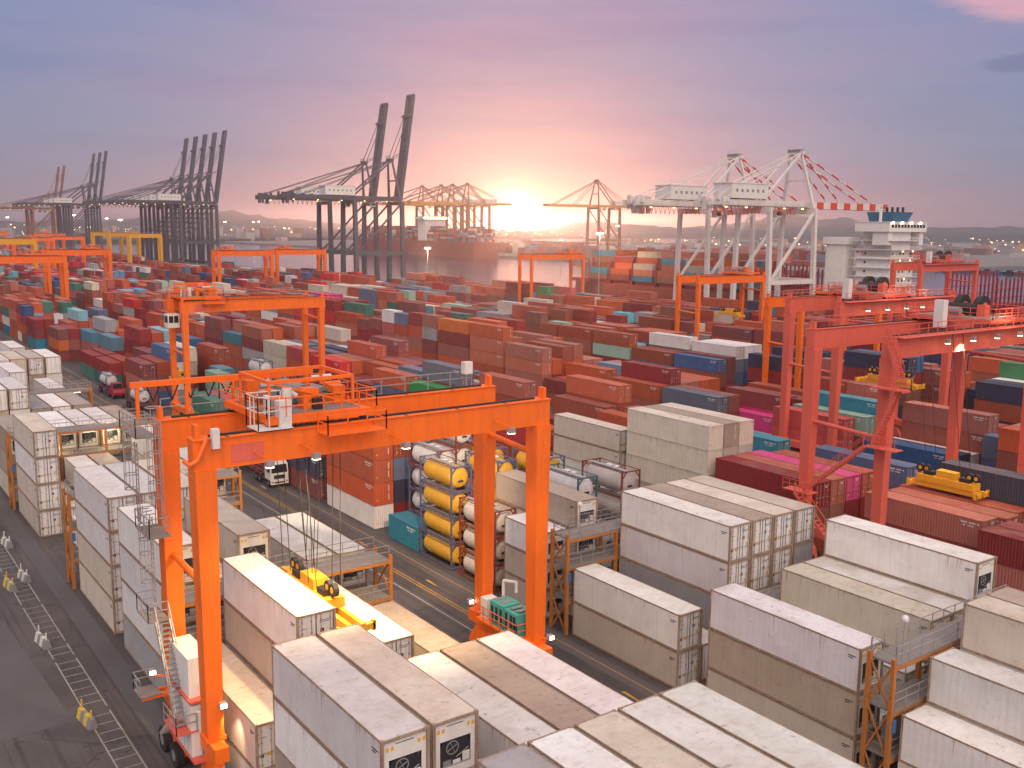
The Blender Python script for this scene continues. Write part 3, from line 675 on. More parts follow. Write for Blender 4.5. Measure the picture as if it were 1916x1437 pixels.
def put(bl, row, x0, tiers, cols, H=2.7, L=12.19):
    global SL
    SL = [s for s in SL if not (s['b'] == bl and s['r'] == row and s['x0'] < x0+L+.3 and s['x0']+s['L'] > x0-.3)]
    stack(bl, row, 50, x0, tiers, cols=cols, H=H, L=L)
put('E', 0, -79.1, 4, ['maroon', 'navy', 'brown', 'navy']); put('E', 1, -79.1, 4, ['maroon', 'navy', 'brown', 'navy']); put('E', 2, -79.4, 4, ['maroon', 'brown', 'cream', 'white']); put('E', 3, -79.7, 5, ['maroon', 'navy', 'brown', 'white', 'green'], 2.65)
put('E', 0, -65.5, 4, ['brown', 'navy', 'brown', 'navy']); put('E', 0, -102.9, 5, ['maroon', 'navy', 'brown', 'maroon', 'navy'], 2.6); put('E', 0, -124.2, 4, ['brown', 'navy', 'maroon', 'navy'], 2.57); put('E', 1, -103.2, 5, ['maroon', 'rust', 'brown', 'maroon', 'blue'], 2.6)
put('D', 0, -58.5, 4, ['maroon', 'brown', 'brown', 'brick'], 2.67); put('D', 1, -58.5, 4, ['maroon', 'brown', 'brown', 'brick'], 2.67); put('D', 0, -76.6, 2, ['brown', 'blue'], 3.1); put('D', 1, -76.6, 2, ['brown', 'navy'], 2.9); put('D', 2, -76.9, 2, ['navy', 'white'], 2.7)
for r_, c_ in ((0, 'brick'), (1, 'maroon'), (2, 'rust'), (3, 'brick')): put('D', r_, -127.9, 3+(r_ % 2), ['brown', 'rust', 'maroon', c_] if r_ % 2 else ['brown', 'rust', c_], 2.6)
put('D', 0, -114.9, 3, ['rust', 'maroon', 'slate'], 2.6); put('D', 1, -114.9, 3, ['rust', 'maroon', 'brown'], 2.6)
put('D', 4, -143.3, 3, ['brown', 'rust', 'skyblue'], 2.65); put('D', 5, -143.3, 3, ['brown', 'brown', 'brick'], 2.65); put('D', 3, -143.3, 2, ['brown', 'rust'], 2.65); put('D', 5, -128.5, 3, ['maroon', 'rust', 'brick'], 2.6); put('D', 4, -128.5, 3, ['maroon', 'rust', 'brick'], 2.6); put('D', 3, -128.5, 3, ['brown', 'maroon', 'brick'], 2.6)
put('E', 4, -167.6, 4, ['brown', 'rust', 'maroon', 'brick'], 2.65); put('E', 5, -167.6, 4, ['brown', 'rust', 'maroon', 'brick'], 2.65); put('E', 3, -167.6, 4, ['brown', 'rust', 'rust', 'rust'], 2.65)
put('D', 2, -90.1, 4, ['brown', 'maroon', 'maroon', 'teal'], 2.55); put('D', 0, -92.0, 3, ['maroon', 'red', 'red'], 2.7); put('D', 1, -90.5, 3, ['maroon', 'brown', 'mint'], 2.8)
# hand picked colours of stacks that stand out
def recolour(bl, row, xa, xb, tier, col, kind=None):
    for s in SL:
        if s['b'] == bl and s['r'] == row and xa <= s['x0'] <= xb and (s['t'] == tier or (tier == 'top' and s['top'])): s['col'] = col
recolour('E', 3, -130, -100, 'top', 'navy')
recolour('F', 1, -110, -80, 'top', 'navy'); recolour('C', 2, -210, -190, 'top', 'slate'); recolour('C', 0, -200, -180, 'top', 'red')

SL = [s for s in SL if not (s['b'] in 'DEFG' and s['x0'] < -560 and s['t'] > 2)]
for s in SL:
    if s['b'] in 'DEFG' and s['x0'] < -560: s['top'] = s['t'] == 2
# ---------------------------------------------------------------- what the photograph can see of the yard
def sl_box(s): return (s['x0'], s['x0']+s['L'], s['y0'], s['y0']+CW, s['z'], s['z']+s['H'])
V = []; F = []
for s in SL:
    x0, x1, y0, y1, z0, z1 = sl_box(s); k = len(V)
    V += [(x0, y0, z0), (x1, y0, z0), (x1, y1, z0), (x0, y1, z0), (x0, y0, z1), (x1, y0, z1), (x1, y1, z1), (x0, y1, z1)]
    F += [(k+4, k+5, k+6, k+7), (k, k+1, k+5, k+4), (k+1, k+2, k+6, k+5)]
tree = BVHTree.FromPolygons(V, F)
seen = [0]*len(SL)
NX, NY = 480, 360
for j in range(NY):
    v = 1437*(j+.5)/NY
    if v < 425: continue
    for i in range(NX):
        u = 1916*(i+.5)/NX
        d = fw+(u-958)/1833*r2-(v-718.5)/1833*u2
        h = tree.ray_cast(cam.matrix_world.translation, d)
        if h[2] is not None: seen[h[2]//3] += 1
for s, n in zip(SL, seen): s['n'] = n
def pick(kinds, lim): 
    c = sorted([s for s in SL if s['kind'] in kinds and s['n'] > 0], key=lambda s: -s['n'])
    return c[:lim]
single = pick(('dry', 'reefer'), 296)
tanks = [s for s in SL if s['kind'] == 'tank' and s['n'] > 0]
for s in single: s['own'] = True
detail = set(id(s) for s in single[:170])
def slot_label(s, what):
    bl = 'ABCDEFG'.index(s['b'])+1
    bay = s['bayn']
    return '%s, %s%s, %s row, %s bay, %s block' % (what, TIER[s['t']], ' top' if False else '', ordn(s['r']+1), ordn(bay), ordn(bl))
# number the bays of every block from the camera end
for bl in 'ABCDEFG':
    for r in range(6):
        xs = sorted({round(s['x0'], 1) for s in SL if s['b'] == bl and s['r'] == r}, reverse=True)
        for s in SL:
            if s['b'] == bl and s['r'] == r: s['bayn'] = xs.index(round(s['x0'], 1))+1
crnd = random.Random(3)
def make_container(s):
    L, H = s['L'], s['H']; refr = s['kind'] == 'reefer'
    col = jitter(PC[s['col'] or 'maroon'], crnd)
    loc = (s['x0']+L/2, s['y0']+CW/2, s['z'])
    size = '45-foot' if L > 13 else '40-foot' if L > 8 else '20-foot'
    name = 'refrigerated_container' if refr else 'shipping_container'
    lab = slot_label(s, '%s %s %s' % (CN[s['col'] or 'maroon'], size, 'reefer' if refr else 'container'))
    grp = 'refrigerated containers stacked in the yard' if refr else 'steel containers stacked in the yard'
    cat = 'refrigerated container' if refr else 'shipping container'
    lk = (round(L, 2), round(H, 2))
    if id(s) not in detail:
        o = inst(me('box_%s_%s_%s' % (lk[0], lk[1], refr), lambda: simple_box(L, H, refr)), name, None, loc, 0, col)
        return tag(o, lab, cat, grp)
    r = thing(name, loc, lab, cat, grp)
    if refr:
        rz = 0
        inst(me('reefer_%s_%s' % lk, lambda: reefer_body(L, H)), 'body', r, (0, 0, 0), 0, col)
        if s['end'] == 'doors':
            for sy in (-1, 1):
                d = inst(me('rdoor_%s_%s_%d' % (*lk, sy), lambda: door_panel(L, H, sy, True)), 'door', r, (0, 0, 0), 0, PC['white'])
                for yy in (.3, .88): inst(me('rod_%s_%s_%.2f' % (*lk, sy*yy), lambda: lock_rod(L, H, sy*yy)), 'lock_rod', d)
        else:
            u = inst(me('unit_%s_%s' % lk, lambda: machinery(L, H)), 'refrigeration_unit', r, (0, 0, 0), 0, PC['white'])
            inst(me('fan_%s_%s' % lk, lambda: fan_unit(L, H)), 'fan_housing', u)
    else:
        wall = s['end'] == 'wall'
        inst(me('dry_%s_%s_%d' % (*lk, wall), lambda: dry_body(L, H, wall)), 'body', r, (0, 0, 0), 0, col)
        if not wall:
            for sy in (-1, 1):
                d = inst(me('ddoor_%s_%s_%d' % (*lk, sy), lambda: door_panel(L, H, sy, False)), 'door', r, (0, 0, 0), 0, col)
                for yy in (.3, .88): inst(me('rod_%s_%s_%.2f' % (*lk, sy*yy), lambda: lock_rod(L, H, sy*yy)), 'lock_rod', d)
    return r
for s in single: make_container(s)

# tank containers
def tank_frame(key, H):
    mb = MB(); h = 3.03; w = 1.22; t = .14
    for sx in (-1, 1):
        for sy in (-1, 1):
            mb.box(*sorted((sx*h, sx*(h-t))), *sorted((sy*w, sy*(w-t))), 0, H, key)
            mb.beam((sx*(h-.07), sy*(w-.07), .75), (sx*(h-.07), sy*(w-.62), .16), .09, .09, key); mb.beam((sx*(h-.07), sy*(w-.07), H-.75), (sx*(h-.07), sy*(w-.62), H-.14), .09, .09, key)
        for z in (.02, H-.14): mb.box(*sorted((sx*(h-.005), sx*(h-.125))), -w+t, w-t, z, z+.12, key)
    for sy in (-1, 1):
        mb.box(-h+t, h-t, *sorted((sy*(w-.01), sy*(w-.11))), .02, .13, key)
        mb.box(-h+t, h-t, *sorted((sy*(w-.02), sy*(w-.08))), H-.09, H-.02, key)
    return mb
def tank_shell(key, H):
    mb = MB(); c = H/2+.03; rr = 1.12
    mb.lathe_x([(-2.86, .05), (-2.84, .5), (-2.72, .9), (-2.5, 1.07), (-2.3, rr), (2.3, rr), (2.5, 1.07), (2.72, .9), (2.84, .5), (2.86, .05)], key, 24, 0, c)
    for x in (-1.6, 0, 1.6): mb.lathe_x([(x-.04, rr+.002), (x-.04, rr+.02), (x+.04, rr+.02), (x+.04, rr+.002)], key, 24, 0, c)
    mb.box(2.80, 2.875, -.3, .3, c-.42, c-.2, 'sticker_k')
    return mb
def tank_walk(H):
    mb = MB(); mb.box(-2.8, 2.8, -.62, -.2, H-.075, H-.03, 'galv'); mb.box(-.8, .8, .0, .5, H-.1, H-.045, 'white'); mb.tube((.2, .2, H-.3), (.2, .2, H-.03), .25, 'galv', 10)
    for x in (-2.2, -1.2, 1.2, 2.2): mb.box(x-.03, x+.03, -1.2, 1.2, H-.11, H-.077, 'galv')
    return mb
TKN = {'ty_b': ('tankyel', 'bluegrey', 'yellow tank container in a blue-grey frame'), 'tw_m': ('tankwhite', 'maroonf', 'white tank container in a maroon frame'), 'tw_b': ('tankwhite', 'bluegrey', 'white tank container in a blue-grey frame'),
       'tw_t': ('tankwhite', 'tealf', 'white tank container in a teal frame'), 'tg_m': ('tankgrey', 'maroonf', 'grey tank container in a maroon frame')}
def make_tank(loc, key, label, H=2.591):
    shell, fr, _ = TKN[key]
    r = thing('tank_container', loc, label, 'tank container', 'tank containers in the yard')
    inst(me('tank_frame_'+fr, lambda: tank_frame(fr, H)), 'frame', r); inst(me('tank_shell_'+shell, lambda: tank_shell(shell, H)), 'tank', r); inst(me('tank_walkway', lambda: tank_walk(H)), 'walkway', r)
    return r
for s in tanks:
    short = {'ty_b': 'yellow tank container', 'tw_m': 'white tank container, maroon frame', 'tw_b': 'white tank container, blue frame', 'tw_t': 'white tank container, teal frame', 'tg_m': 'grey tank container'}[s['col']]
    make_tank((s['x0']+3.03, s['y0']+CW/2, s['z']), s['col'], slot_label(s, short))

# all remaining, smaller looking containers of the yard as one mass
def stuff_mesh(name, slots, label):
    verts = []; faces = []; cols = []
    g = random.Random(9)
    for x0, x1, y0, y1, z0, z1, c in slots:
        k = len(verts); c = jitter(c, g)
        # slightly inset walls with a raised rim so each box keeps its edges
        verts += [(x0, y0, z0), (x1, y0, z0), (x1, y1, z0), (x0, y1, z0), (x0, y0, z1), (x1, y0, z1), (x1, y1, z1), (x0, y1, z1)]
        e = .16
        verts += [(x0+e, y0-.0, z0+e), (x1-e, y0, z0+e), (x1-e, y0, z1-e), (x0+e, y0, z1-e)]
        verts += [(x0+e, y0+.05, z0+e), (x1-e, y0+.05, z0+e), (x1-e, y0+.05, z1-e), (x0+e, y0+.05, z1-e)]
        verts += [(x1, y0+e, z0+e), (x1, y1-e, z0+e), (x1, y1-e, z1-e), (x1, y0+e, z1-e)]
        verts += [(x1-.05, y0+e, z0+e), (x1-.05, y1-e, z0+e), (x1-.05, y1-e, z1-e), (x1-.05, y0+e, z1-e)]
        fs = [(4, 5, 6, 7), (2, 3, 7, 6), (3, 0, 4, 7)]
        for o, q in ((8, (0, 1, 5, 4)), (16, (1, 2, 6, 5))):
            for a in range(4):
                b_ = (a+1) % 4
                fs.append((q[a], q[b_], o+b_, o+a)); fs.append((o+a, o+b_, o+4+b_, o+4+a))
            fs.append((o+4, o+5, o+6, o+7))
        for f in fs: faces.append(tuple(k+a for a in f)); cols.append(c)
    m_ = bpy.data.meshes.new(name); m_.from_pydata(verts, [], faces); m_.materials.append(MT['stuffbox'])
    at_ = m_.attributes.new('paint', 'FLOAT_COLOR', 'FACE')
    flat = []
    for c in cols: flat += [c[0], c[1], c[2], 1.0]
    at_.data.foreach_set('color', flat)
    o = bpy.data.objects.new(name, m_); COL.objects.link(o)
    return tag(o, label, 'shipping containers', kind='stuff')
TK2 = {'ty_b': (.6, .33, .03), 'tw_m': (.6, .58, .58), 'tw_b': (.6, .58, .58), 'tw_t': (.6, .58, .58), 'tg_m': (.3, .26, .26)}
rest = []
for s in SL:
    if s.get('own') or (s['kind'] == 'tank'): continue
    if s['n'] == 0 and s['x0'] > -330 and s['b'] in 'AB' and s['x0'] < -20 and False: continue
    rest.append((*sl_box(s), PC[s['col'] or 'maroon']))
g = random.Random(77)
for bi, y0 in enumerate([18.6, 49.9, 82.2, 114, 145.8, 177.6, 209.4]):
    x = -795.0
    while x > -1440:
        for r in range(6):
            t = g.choice((1, 2, 2, 3, 3)); z = .04
            for q in range(t):
                if q >= t-2: rest.append((x-12.19, x, y0+2.6*r, y0+2.6*r+CW, z, z+2.6, PC[g.choice(WT)]))
                z += 2.62
        x -= 13.0+(8 if g.random() < .1 else 0)
stuff_mesh('far_containers', rest, 'hundreds of mostly red and brown containers stacked beyond the nearer rows')

# ---------------------------------------------------------------- yard gantry cranes on tyres
def rtg(Xf, Xr, Yl, Yr, top, key, label, name='gantry_crane', grp='rubber tyred gantry cranes over the container blocks', fine=1, ty=None, gd=1.75, cab=None, gen=True, leg=1.0, red=False):
    r = thing(name, ((Xf+Xr)/2, (Yl+Yr)/2, 0), label, 'gantry crane', grp)
    ox, oy = (Xf+Xr)/2, (Yl+Yr)/2
    def P(mb, nm, par=None): return mb.build(nm, par or r, (-ox, -oy, 0) if par is None else None)
    for X in (Xf, Xr):
        for Y in (Yl, Yr):
            mb = MB(); s = 1 if Y == Yl else -1
            mb.beam((X, Y, 4.2), (X, Y, top-gd-.002), .72*leg, .78*leg, key, .92*leg, 1.02*leg)
            mb.box(X-.55, X+.55, Y-.6, Y+.6, 4.201, 4.4, key)
            if fine > 1: mb.box(X-.6, X+.6, Y-.62, Y+.62, top-gd-.5, top-gd-.35, key)
            P(mb, 'leg')
        mb = MB(); w = .48
        mb.box(X-w, X+w, Yl-.62, Yr+.62, top-gd, top-.02, key)
        mb.box(X-w-.12, X+w+.12, Yl-.64, Yr+.64, top-.02, top+.03, key)
        mb.box(X-.10, X+.10, Yl+.4, Yr-.4, top+.03, top+.14, 'dark')
        mb.box(X-.36, X-.14, Yl+.6, Yr-.6, top+.03, top+.05, 'grey')
        for y in (Yl-.3, Yr+.3): mb.box(X-.3, X+.3, y-.12, y+.12, top+.03, top+.8, key); 
        if fine > 1:
            n = 8
            for i in range(1, n): yy = Yl+(Yr-Yl)*i/n; mb.box(X-w-.015, X+w+.015, yy-.03, yy+.03, top-gd+.02, top-.05, key)
            for i in range(0, n*3): yy = Yl+.3+(Yr-Yl-.6)*i/(n*3); mb.box(X-w-.1, X+w+.1, yy, yy+.12, top+.031, top+.045, 'dark') if i % 4 == 1 else None
            mb.box(Xf+w+.002, Xf+w+.03, Yl+1.5, Yl+3.4, top-gd+.25, top-.45, 'red') if X == Xf else None
        P(mb, 'girder')
    for Y in (Yl, Yr):
        mb = MB()
        mb.box(Xr-1.5, Xf+1.5, Y-.42, Y+.42, 3.3, 4.198, key)
        P(mb, 'sill_beam')
        mb = MB(); mb.tube((Xr, Y, top*.62 if Y == Yl else top*.84), (Xf, Y, top*.60 if Y == Yl else top*.82), .2, key, 10); P(mb, 'tie_tube')
        for X in (Xf, Xr):
            mb = MB(); mb.prism([(X-1.8, Y-.3, .8), (X+1.8, Y-.3, .8), (X+1.5, Y-.3, 1.9), (X+.5, Y-.3, 3.29), (X-.5, Y-.3, 3.29), (X-1.5, Y-.3, 1.9)], [(X-1.8, Y+.3, .8), (X+1.8, Y+.3, .8), (X+1.5, Y+.3, 1.9), (X+.5, Y+.3, 3.29), (X-.5, Y+.3, 3.29), (X-1.5, Y+.3, 1.9)], key)
            bo = P(mb, 'bogie')
            for dx in (-1.2, 1.2):
                mb = MB()
                for sy in (-1, 1): mb.tube((X+dx, Y+sy*.34, .8), (X+dx, Y+sy*.78, .8), .8, 'rubber', 18); mb.tube((X+dx, Y+sy*.781, .8), (X+dx, Y+sy*.80, .8), .36, 'grey', 12)
                P(mb, 'wheel', bo)
    # walkway along the rear girder, with a handrail
    mb = MB(); wy0, wy1 = Yl+.2, Yr-.2
    mb.box(Xr-1.5, Xr-.62, wy0, wy1, top-.22, top-.16, 'deckgrey')
    mb.rail([(Xr-1.5, wy0, top-.16), (Xr-1.5, wy1, top-.16)], 1.15, key if red else 'galv', 2.0, .06)
    if red: mb.rail([(Xf+.7, wy0, top+.03), (Xf+.7, wy1, top+.03)], 1.1, key, 1.6, .06); mb.box(Xf+.61, Xf+1.3, wy0, wy1, top-.08, top-.02, key)
    P(mb, 'walkway')
    # trolley
    if ty:
        a, b_ = ty; tr = MB()
        for X in (Xf, Xr): tr.box(X-.35, X+.35, a, b_, top+.32, top+.75, key); [tr.tube((X-.2, y, top+.32), (X+.2, y, top+.32), .2, 'dark', 10) for y in (a+.5, b_-.5)]
        for y in (a+.05, (a+b_)/2-.2, b_-.45): tr.box(Xr+.352, Xf-.352, y, y+.4, top+.34, top+.72, key)
        tr.box(Xr+.36, Xf-.36, a+.5, b_-.5, top+.722, top+.78, 'deckgrey')
        t = P(tr, 'trolley')
        mb = MB(); cx = (Xf+Xr)/2; cy = (a+b_)/2
        mb.tube((cx-2, cy, top+1.5), (cx+1.2, cy, top+1.5), .62, 'dark' if red else 'grey', 14); mb.box(cx+1.3, cx+2.2, cy-.5, cy+.5, top+.785, top+2.0, key)
        for q in (-1.7, 1.7):
            mb.tube((cx-1.2, cy+q, top+1.3), (cx+.2, cy+q, top+1.3), .42, 'grey', 12); mb.box(cx-1.5, cx+.5, cy+q-.3, cy+q+.3, top+.785, top+1.0, key)
        if fine > 1:
            mb.box(cx-2.6, cx-1.9, cy-2.4, cy-1.5, top+.785, top+2.1, key); mb.box(cx+.6, cx+1.5, cy+1.8, cy+2.6, top+.785, top+1.9, key); mb.tube((cx+2.3, cy-1.6, top+.8), (cx+2.3, cy-1.6, top+2.2), .3, 'white', 12)
            mb.tube((cx+2.3, cy-1.6, top+2.1), (cx+2.3, cy-1.0, top+1.7), .14, 'white', 8)
            mb.box(cx-.6, cx+.4, cy+2.5, cy+3.1, top+.79, top+1.5, 'grey')
            gg = random.Random(8)
            for i in range(26):
                qx = cx+gg.uniform(-2.6, 2.8); qy = cy+gg.uniform(-3.0, 3.0); hh = gg.uniform(.3, 1.3); ww = gg.uniform(.12, .35)
                kk = gg.choice((key, key, 'dark', 'grey', 'white', 'galv'))
                if i % 2: mb.box(qx-ww, qx+ww, qy-ww*.8, qy+ww*.8, top+.79, top+.79+hh, kk)
                else: mb.tube((qx, qy-ww*2, top+.8+hh), (qx, qy+ww*2, top+.8+hh), ww*.6, kk, 10); mb.box(qx-.06, qx+.06, qy-.06, qy+.06, top+.79, top+.8+hh, key)
            for i in range(6): y_ = cy-2.6+i*1.0; mb.tube((cx-2.5, y_, top+1.0+.1*i), (cx+2.3, y_+.5, top+1.15+.08*i), .035, 'dark', 5)
        if red:
            for q in (-1.2, 1.0): mb.tube((cx+q-.35, cy+1, top+1.7), (cx+q+.35, cy+1, top+1.7), 1.2, 'dark', 24); mb.tube((cx+q-.42, cy+1, top+1.7), (cx+q+.42, cy+1, top+1.7), .5, key, 16)
            wb = MB(); wb.box(cx+1.9, cx+2.9, cy-9.6, cy-8.8, top+.2, top+2.9, 'white'); P(wb, 'electrical_house')
        P(mb, 'hoist_machinery', t)
        mb = MB()
        mb.rail([(Xr-.6, a-.2, top+.8), (Xr-.6, b_+.2, top+.8), (Xf+.6, b_+.2, top+.8), (Xf+.6, a-.2, top+.8)], 1.1, key, 1.2, .06, True)
        if fine > 1:
            for X in (Xr+1, Xf-1):
                for y in (a+.6, b_-.6): mb.beam((X, y, top+.8), (X, y, top+2.6), .16, .16, key)
                mb.beam((X, a+.6, top+2.6), (X, b_-.6, top+2.6), .18, .2, key)
            for y in (a+.6, b_-.6): mb.beam((Xr+1, y, top+2.6), (Xf-1, y, top+2.6), .18, .2, key)
            mb.beam((Xf-1, a+.6, top+2.6), (Xf-1, b_-.6, top+.9), .1, .1, key)
            mb.box(Xf+.62, Xf+2.0, cy-.4, cy+3.4, top-.35, top-.28, key); mb.rail([(Xf+.65, cy-.4, top-.28), (Xf+2.0, cy-.4, top-.28), (Xf+2.0, cy+3.4, top-.28), (Xf+.65, cy+3.4, top-.28)], 1.15, key, 1.1, .06)
        P(mb, 'trolley_railing', t)
    if cab:
        cx, cy, cz = cab; mb = MB(); mb.box(cx-1.0, cx+1.0, cy-.9, cy+.9, cz, cz+2.2, 'white'); mb.box(cx+1.002, cx+1.02, cy-.75, cy-.06, cz+.8, cz+1.9, 'glass'); mb.box(cx+1.002, cx+1.02, cy+.06, cy+.75, cz+.8, cz+1.9, 'glass')
        mb.box(cx-.8, cx+.8, cy-.92, cy-.905, cz+.8, cz+1.9, 'glass'); mb.rail([(cx-1.0, cy-1.6, cz), (cx+1.0, cy-1.6, cz)], 1.1, key, 1, .05); mb.box(cx-1, cx+1, cy-1.6, cy-.93, cz-.06, cz, 'deckgrey')
        for q in (-.7, .7): mb.beam((cx+q, cy, cz+2.2), (cx+q, cy, top+.3), .15, .15, key)
        P(mb, 'operator_cabin')
    return r, ox, oy

ORG = 'orange'
cr, ox, oy = rtg(-53.0, -59.6, 17.2, 40.7, 22.0, ORG, 'large orange gantry crane spanning the white containers nearest the camera', fine=2, ty=(21.0, 27.6), leg=1.3)
def CP(mb, nm, par=None): return mb.build(nm, par or cr, (-ox, -oy, 0) if par is None else None)
# access ladders, landings and stair on the left legs
for x0_, x1_, z_ in ((-62.4, -58.9, 21.16), (-59.9, -57.0, 15.48), (-60.6, -58.2, 9.88)):
    mb = MB(); mb.box(x0_, x1_, 15.25, 16.5, z_-.08, z_, 'deckgrey'); mb.rail([(x1_, 16.45, z_), (x1_, 15.25, z_), (x0_, 15.25, z_), (x0_, 16.45, z_)], 1.15, 'galv', 1.0, .05); CP(mb, 'landing')
def cage_ladder(x, y, z0, z1):
    mb = MB()
    for dy in (-.25, .25): mb.beam((x+dy, y, z0), (x+dy, y, z1), .06, .06, 'galv')
    z = z0
    while z < z1: mb.beam((x-.25, y, z), (x+.25, y, z), .03, .03, 'galv'); z += .3
    z = z0+2.2
    while z < z1+.9:
        pts = [(x+.38*math.cos(t), y-.36+.40*math.sin(t), z) for t in [math.pi*k/6-math.pi for k in range(7)]]
        pts = [(x-.27, y, z)]+pts+[(x+.27, y, z)]
        for a, b_ in zip(pts, pts[1:]): mb.beam(a, b_, .035, .06, 'galv')
        z += .9
    for k in (0, 2, 3, 4, 6):
        t = math.pi*k/6-math.pi; mb.beam((x+.38*math.cos(t), y-.36+.40*math.sin(t), z0+2.2), (x+.38*math.cos(t), y-.36+.40*math.sin(t), z1+.6), .035, .035, 'galv')
    return mb
CP(cage_ladder(-57.9, 16.35, 15.5, 22.3), 'caged_ladder'); CP(cage_ladder(-59.3, 16.0, 9.9, 16.2), 'caged_ladder'); CP(cage_ladder(-60.3, 15.6, 15.6, 20.6), 'caged_ladder')
mb = MB(); p0, p1 = Vector((-58.3, 16.1, 9.8)), Vector((-54.9, 16.1, 4.4))
for dy in (-.42, .42):
    mb.beam(p0+Vector((0, dy, 0)), p1+Vector((0, dy, 0)), .07, .26, 'galv'); mb.beam(p0+Vector((0, dy, 1.0)), p1+Vector((0, dy, 1.0)), .05, .05, 'galv')
    for k in range(7): q = p0.lerp(p1, k/6)+Vector((0, dy, 0)); mb.beam(q, q+Vector((0, 0, 1.0)), .04, .04, 'galv')
for k in range(20): q = p0.lerp(p1, (k+.5)/20); mb.box(q.x-.14, q.x+.14, q.y-.4, q.y+.4, q.z-.02, q.z+.02, 'galv')
CP(mb, 'stair')
mb = MB()
for k, (z0, z1, xa) in enumerate(((4.4, 2.4, -56.6),)):
    for i in range(8): mb.box(xa-i*.28-.14, xa-i*.28+.14, 15.7, 16.5, z0-.3-i*.24, z0-.26-i*.24, 'galv')
CP(mb, 'step'); mb = MB(); mb.box(-56.4, -54.0, 15.4, 16.7, 4.3, 4.38, 'red'); mb.rail([(-54.0, 16.6, 4.38), (-54.0, 15.4, 4.38), (-56.4, 15.4, 4.38)], 1.1, 'galv', 1.1, .05)
CP(mb, 'lower_platform'); mb = MB(); mb.box(-61.5, -59.9, 15.0, 16.3, 4.3, 4.38, 'deckgrey'); mb.rail([(-59.9, 15.0, 4.38), (-61.5, 15.0, 4.38), (-61.5, 16.3, 4.38)], 1.1, 'galv', 1.0, .05); mb.box(-61.0, -60.8, 15.1, 17.1, 4.1, 4.299, 'orange'); mb.box(-60.2, -60.0, 15.1, 17.1, 4.1, 4.299, 'orange'); CP(mb, 'lower_platform')
# electrical cabinets carried between the left legs
mb = MB(); mb.box(-59.1, -53.5, 16.2, 17.9, 2.56, 2.72, 'red'); mb.box(-58.8, -54.0, 16.25, 17.75, 6.05, 6.18, 'red')
mb.box(-57.6, -54.1, 16.28, 17.72, 2.73, 5.9, 'white'); mb.box(-58.2, -54.6, 16.4, 17.7, 6.19, 8.6, 'white')
for x in (-56.9, -56.2, -55.5, -54.8): mb.box(x-.01, x+.01, 16.27, 16.279, 2.9, 5.7, 'grey')
mb.box(-54.098, -54.08, 16.5, 17.5, 3.1, 5.5, 'white'); mb.box(-54.078, -54.06, 17.0, 17.1, 3.8, 4.5, 'dark')
mb.tube((-53.9, 16.9, 2.8), (-53.9, 16.9, 6.0), .09, 'grey', 8); mb.tube((-53.9, 17.3, 2.6), (-53.4, 17.3, 6.4), .13, 'grey', 8)
CP(mb, 'electrical_cabinet')
# teal generator and white tanks between the right legs
mb = MB(); mb.box(-58.9, -53.6, 39.5, 41.5, 4.25, 4.4, ORG); mb.box(-57.3, -55.6, 39.7, 41.3, 4.41, 6.2, 'teal'); mb.box(-55.5, -53.9, 39.7, 41.3, 4.41, 6.1, 'teal')
for x in (-57.0, -56.45, -55.9, -55.2, -54.6, -54.2): mb.box(x-.14, x+.14, 39.67, 39.699, 4.7, 5.9, 'dark')
for x in (-57.1, -56.3, -55.0, -54.3): mb.box(x-.2, x+.2, 40.0, 41.0, 6.201, 6.24, 'grey')
mb.box(-58.7, -57.9, 39.8, 40.8, 4.41, 6.0, 'white'); mb.tube((-57.7, 41.2, 4.4), (-57.7, 41.2, 7.3), .12, 'white', 8); mb.tube((-57.7, 41.2, 7.3), (-56.6, 41.6, 7.4), .12, 'white', 8); mb.tube((-56.6, 41.6, 7.4), (-56.6, 41.6, 6.6), .12, 'white', 8)
mb.rail([(-58.9, 39.45, 4.4), (-53.6, 39.45, 4.4), (-53.6, 41.5, 4.4)], 1.1, 'red', 1.0, .06); mb.rail([(-58.9, 41.5, 4.4), (-53.6, 41.5, 4.4)], 1.1, 'red', 1.3, .05)
CP(mb, 'generator')
mb = MB(); mb.box(-52.5, -52.1, 17.55, 17.95, 21.5, 22.6, 'white'); CP(mb, 'control_box')
mb = MB(); pts = [(-52.3, 17.3, 22.2), (-52.3, 17.1, 21.7), (-52.3, 16.7, 20.9), (-52.35, 16.3, 20.7), (-52.5, 16.0, 21.0)]
for a_, b_ in zip(pts, pts[1:]): mb.tube(a_, b_, .13, ORG, 8)
CP(mb, 'cable_duct')
mb = MB(); mb.box(-54.0, -52.2, 20.2, 22.3, 22.15, 22.2, 'white'); mb.rail([(-52.2, 20.2, 22.2), (-54, 20.2, 22.2), (-54, 22.3, 22.2)], 1.9, 'white', .7, .05); mb.rail([(-52.2, 20.2, 22.2), (-52.2, 21.5, 22.2)], 1.9, 'white', .7, .05); CP(mb, 'service_cage')
mb = MB(); mb.box(-53.2, -52.4, 21.6, 22.3, 22.21, 23.7, 'white'); CP(mb, 'control_box')
mb = MB(); mb.box(-60.7, -60.2, 39.3, 40.0, 22.9, 23.8, 'white'); mb.beam((-60.45, 39.6, 21.84), (-60.45, 39.6, 22.9), .1, .1, 'galv'); CP(mb, 'control_box')
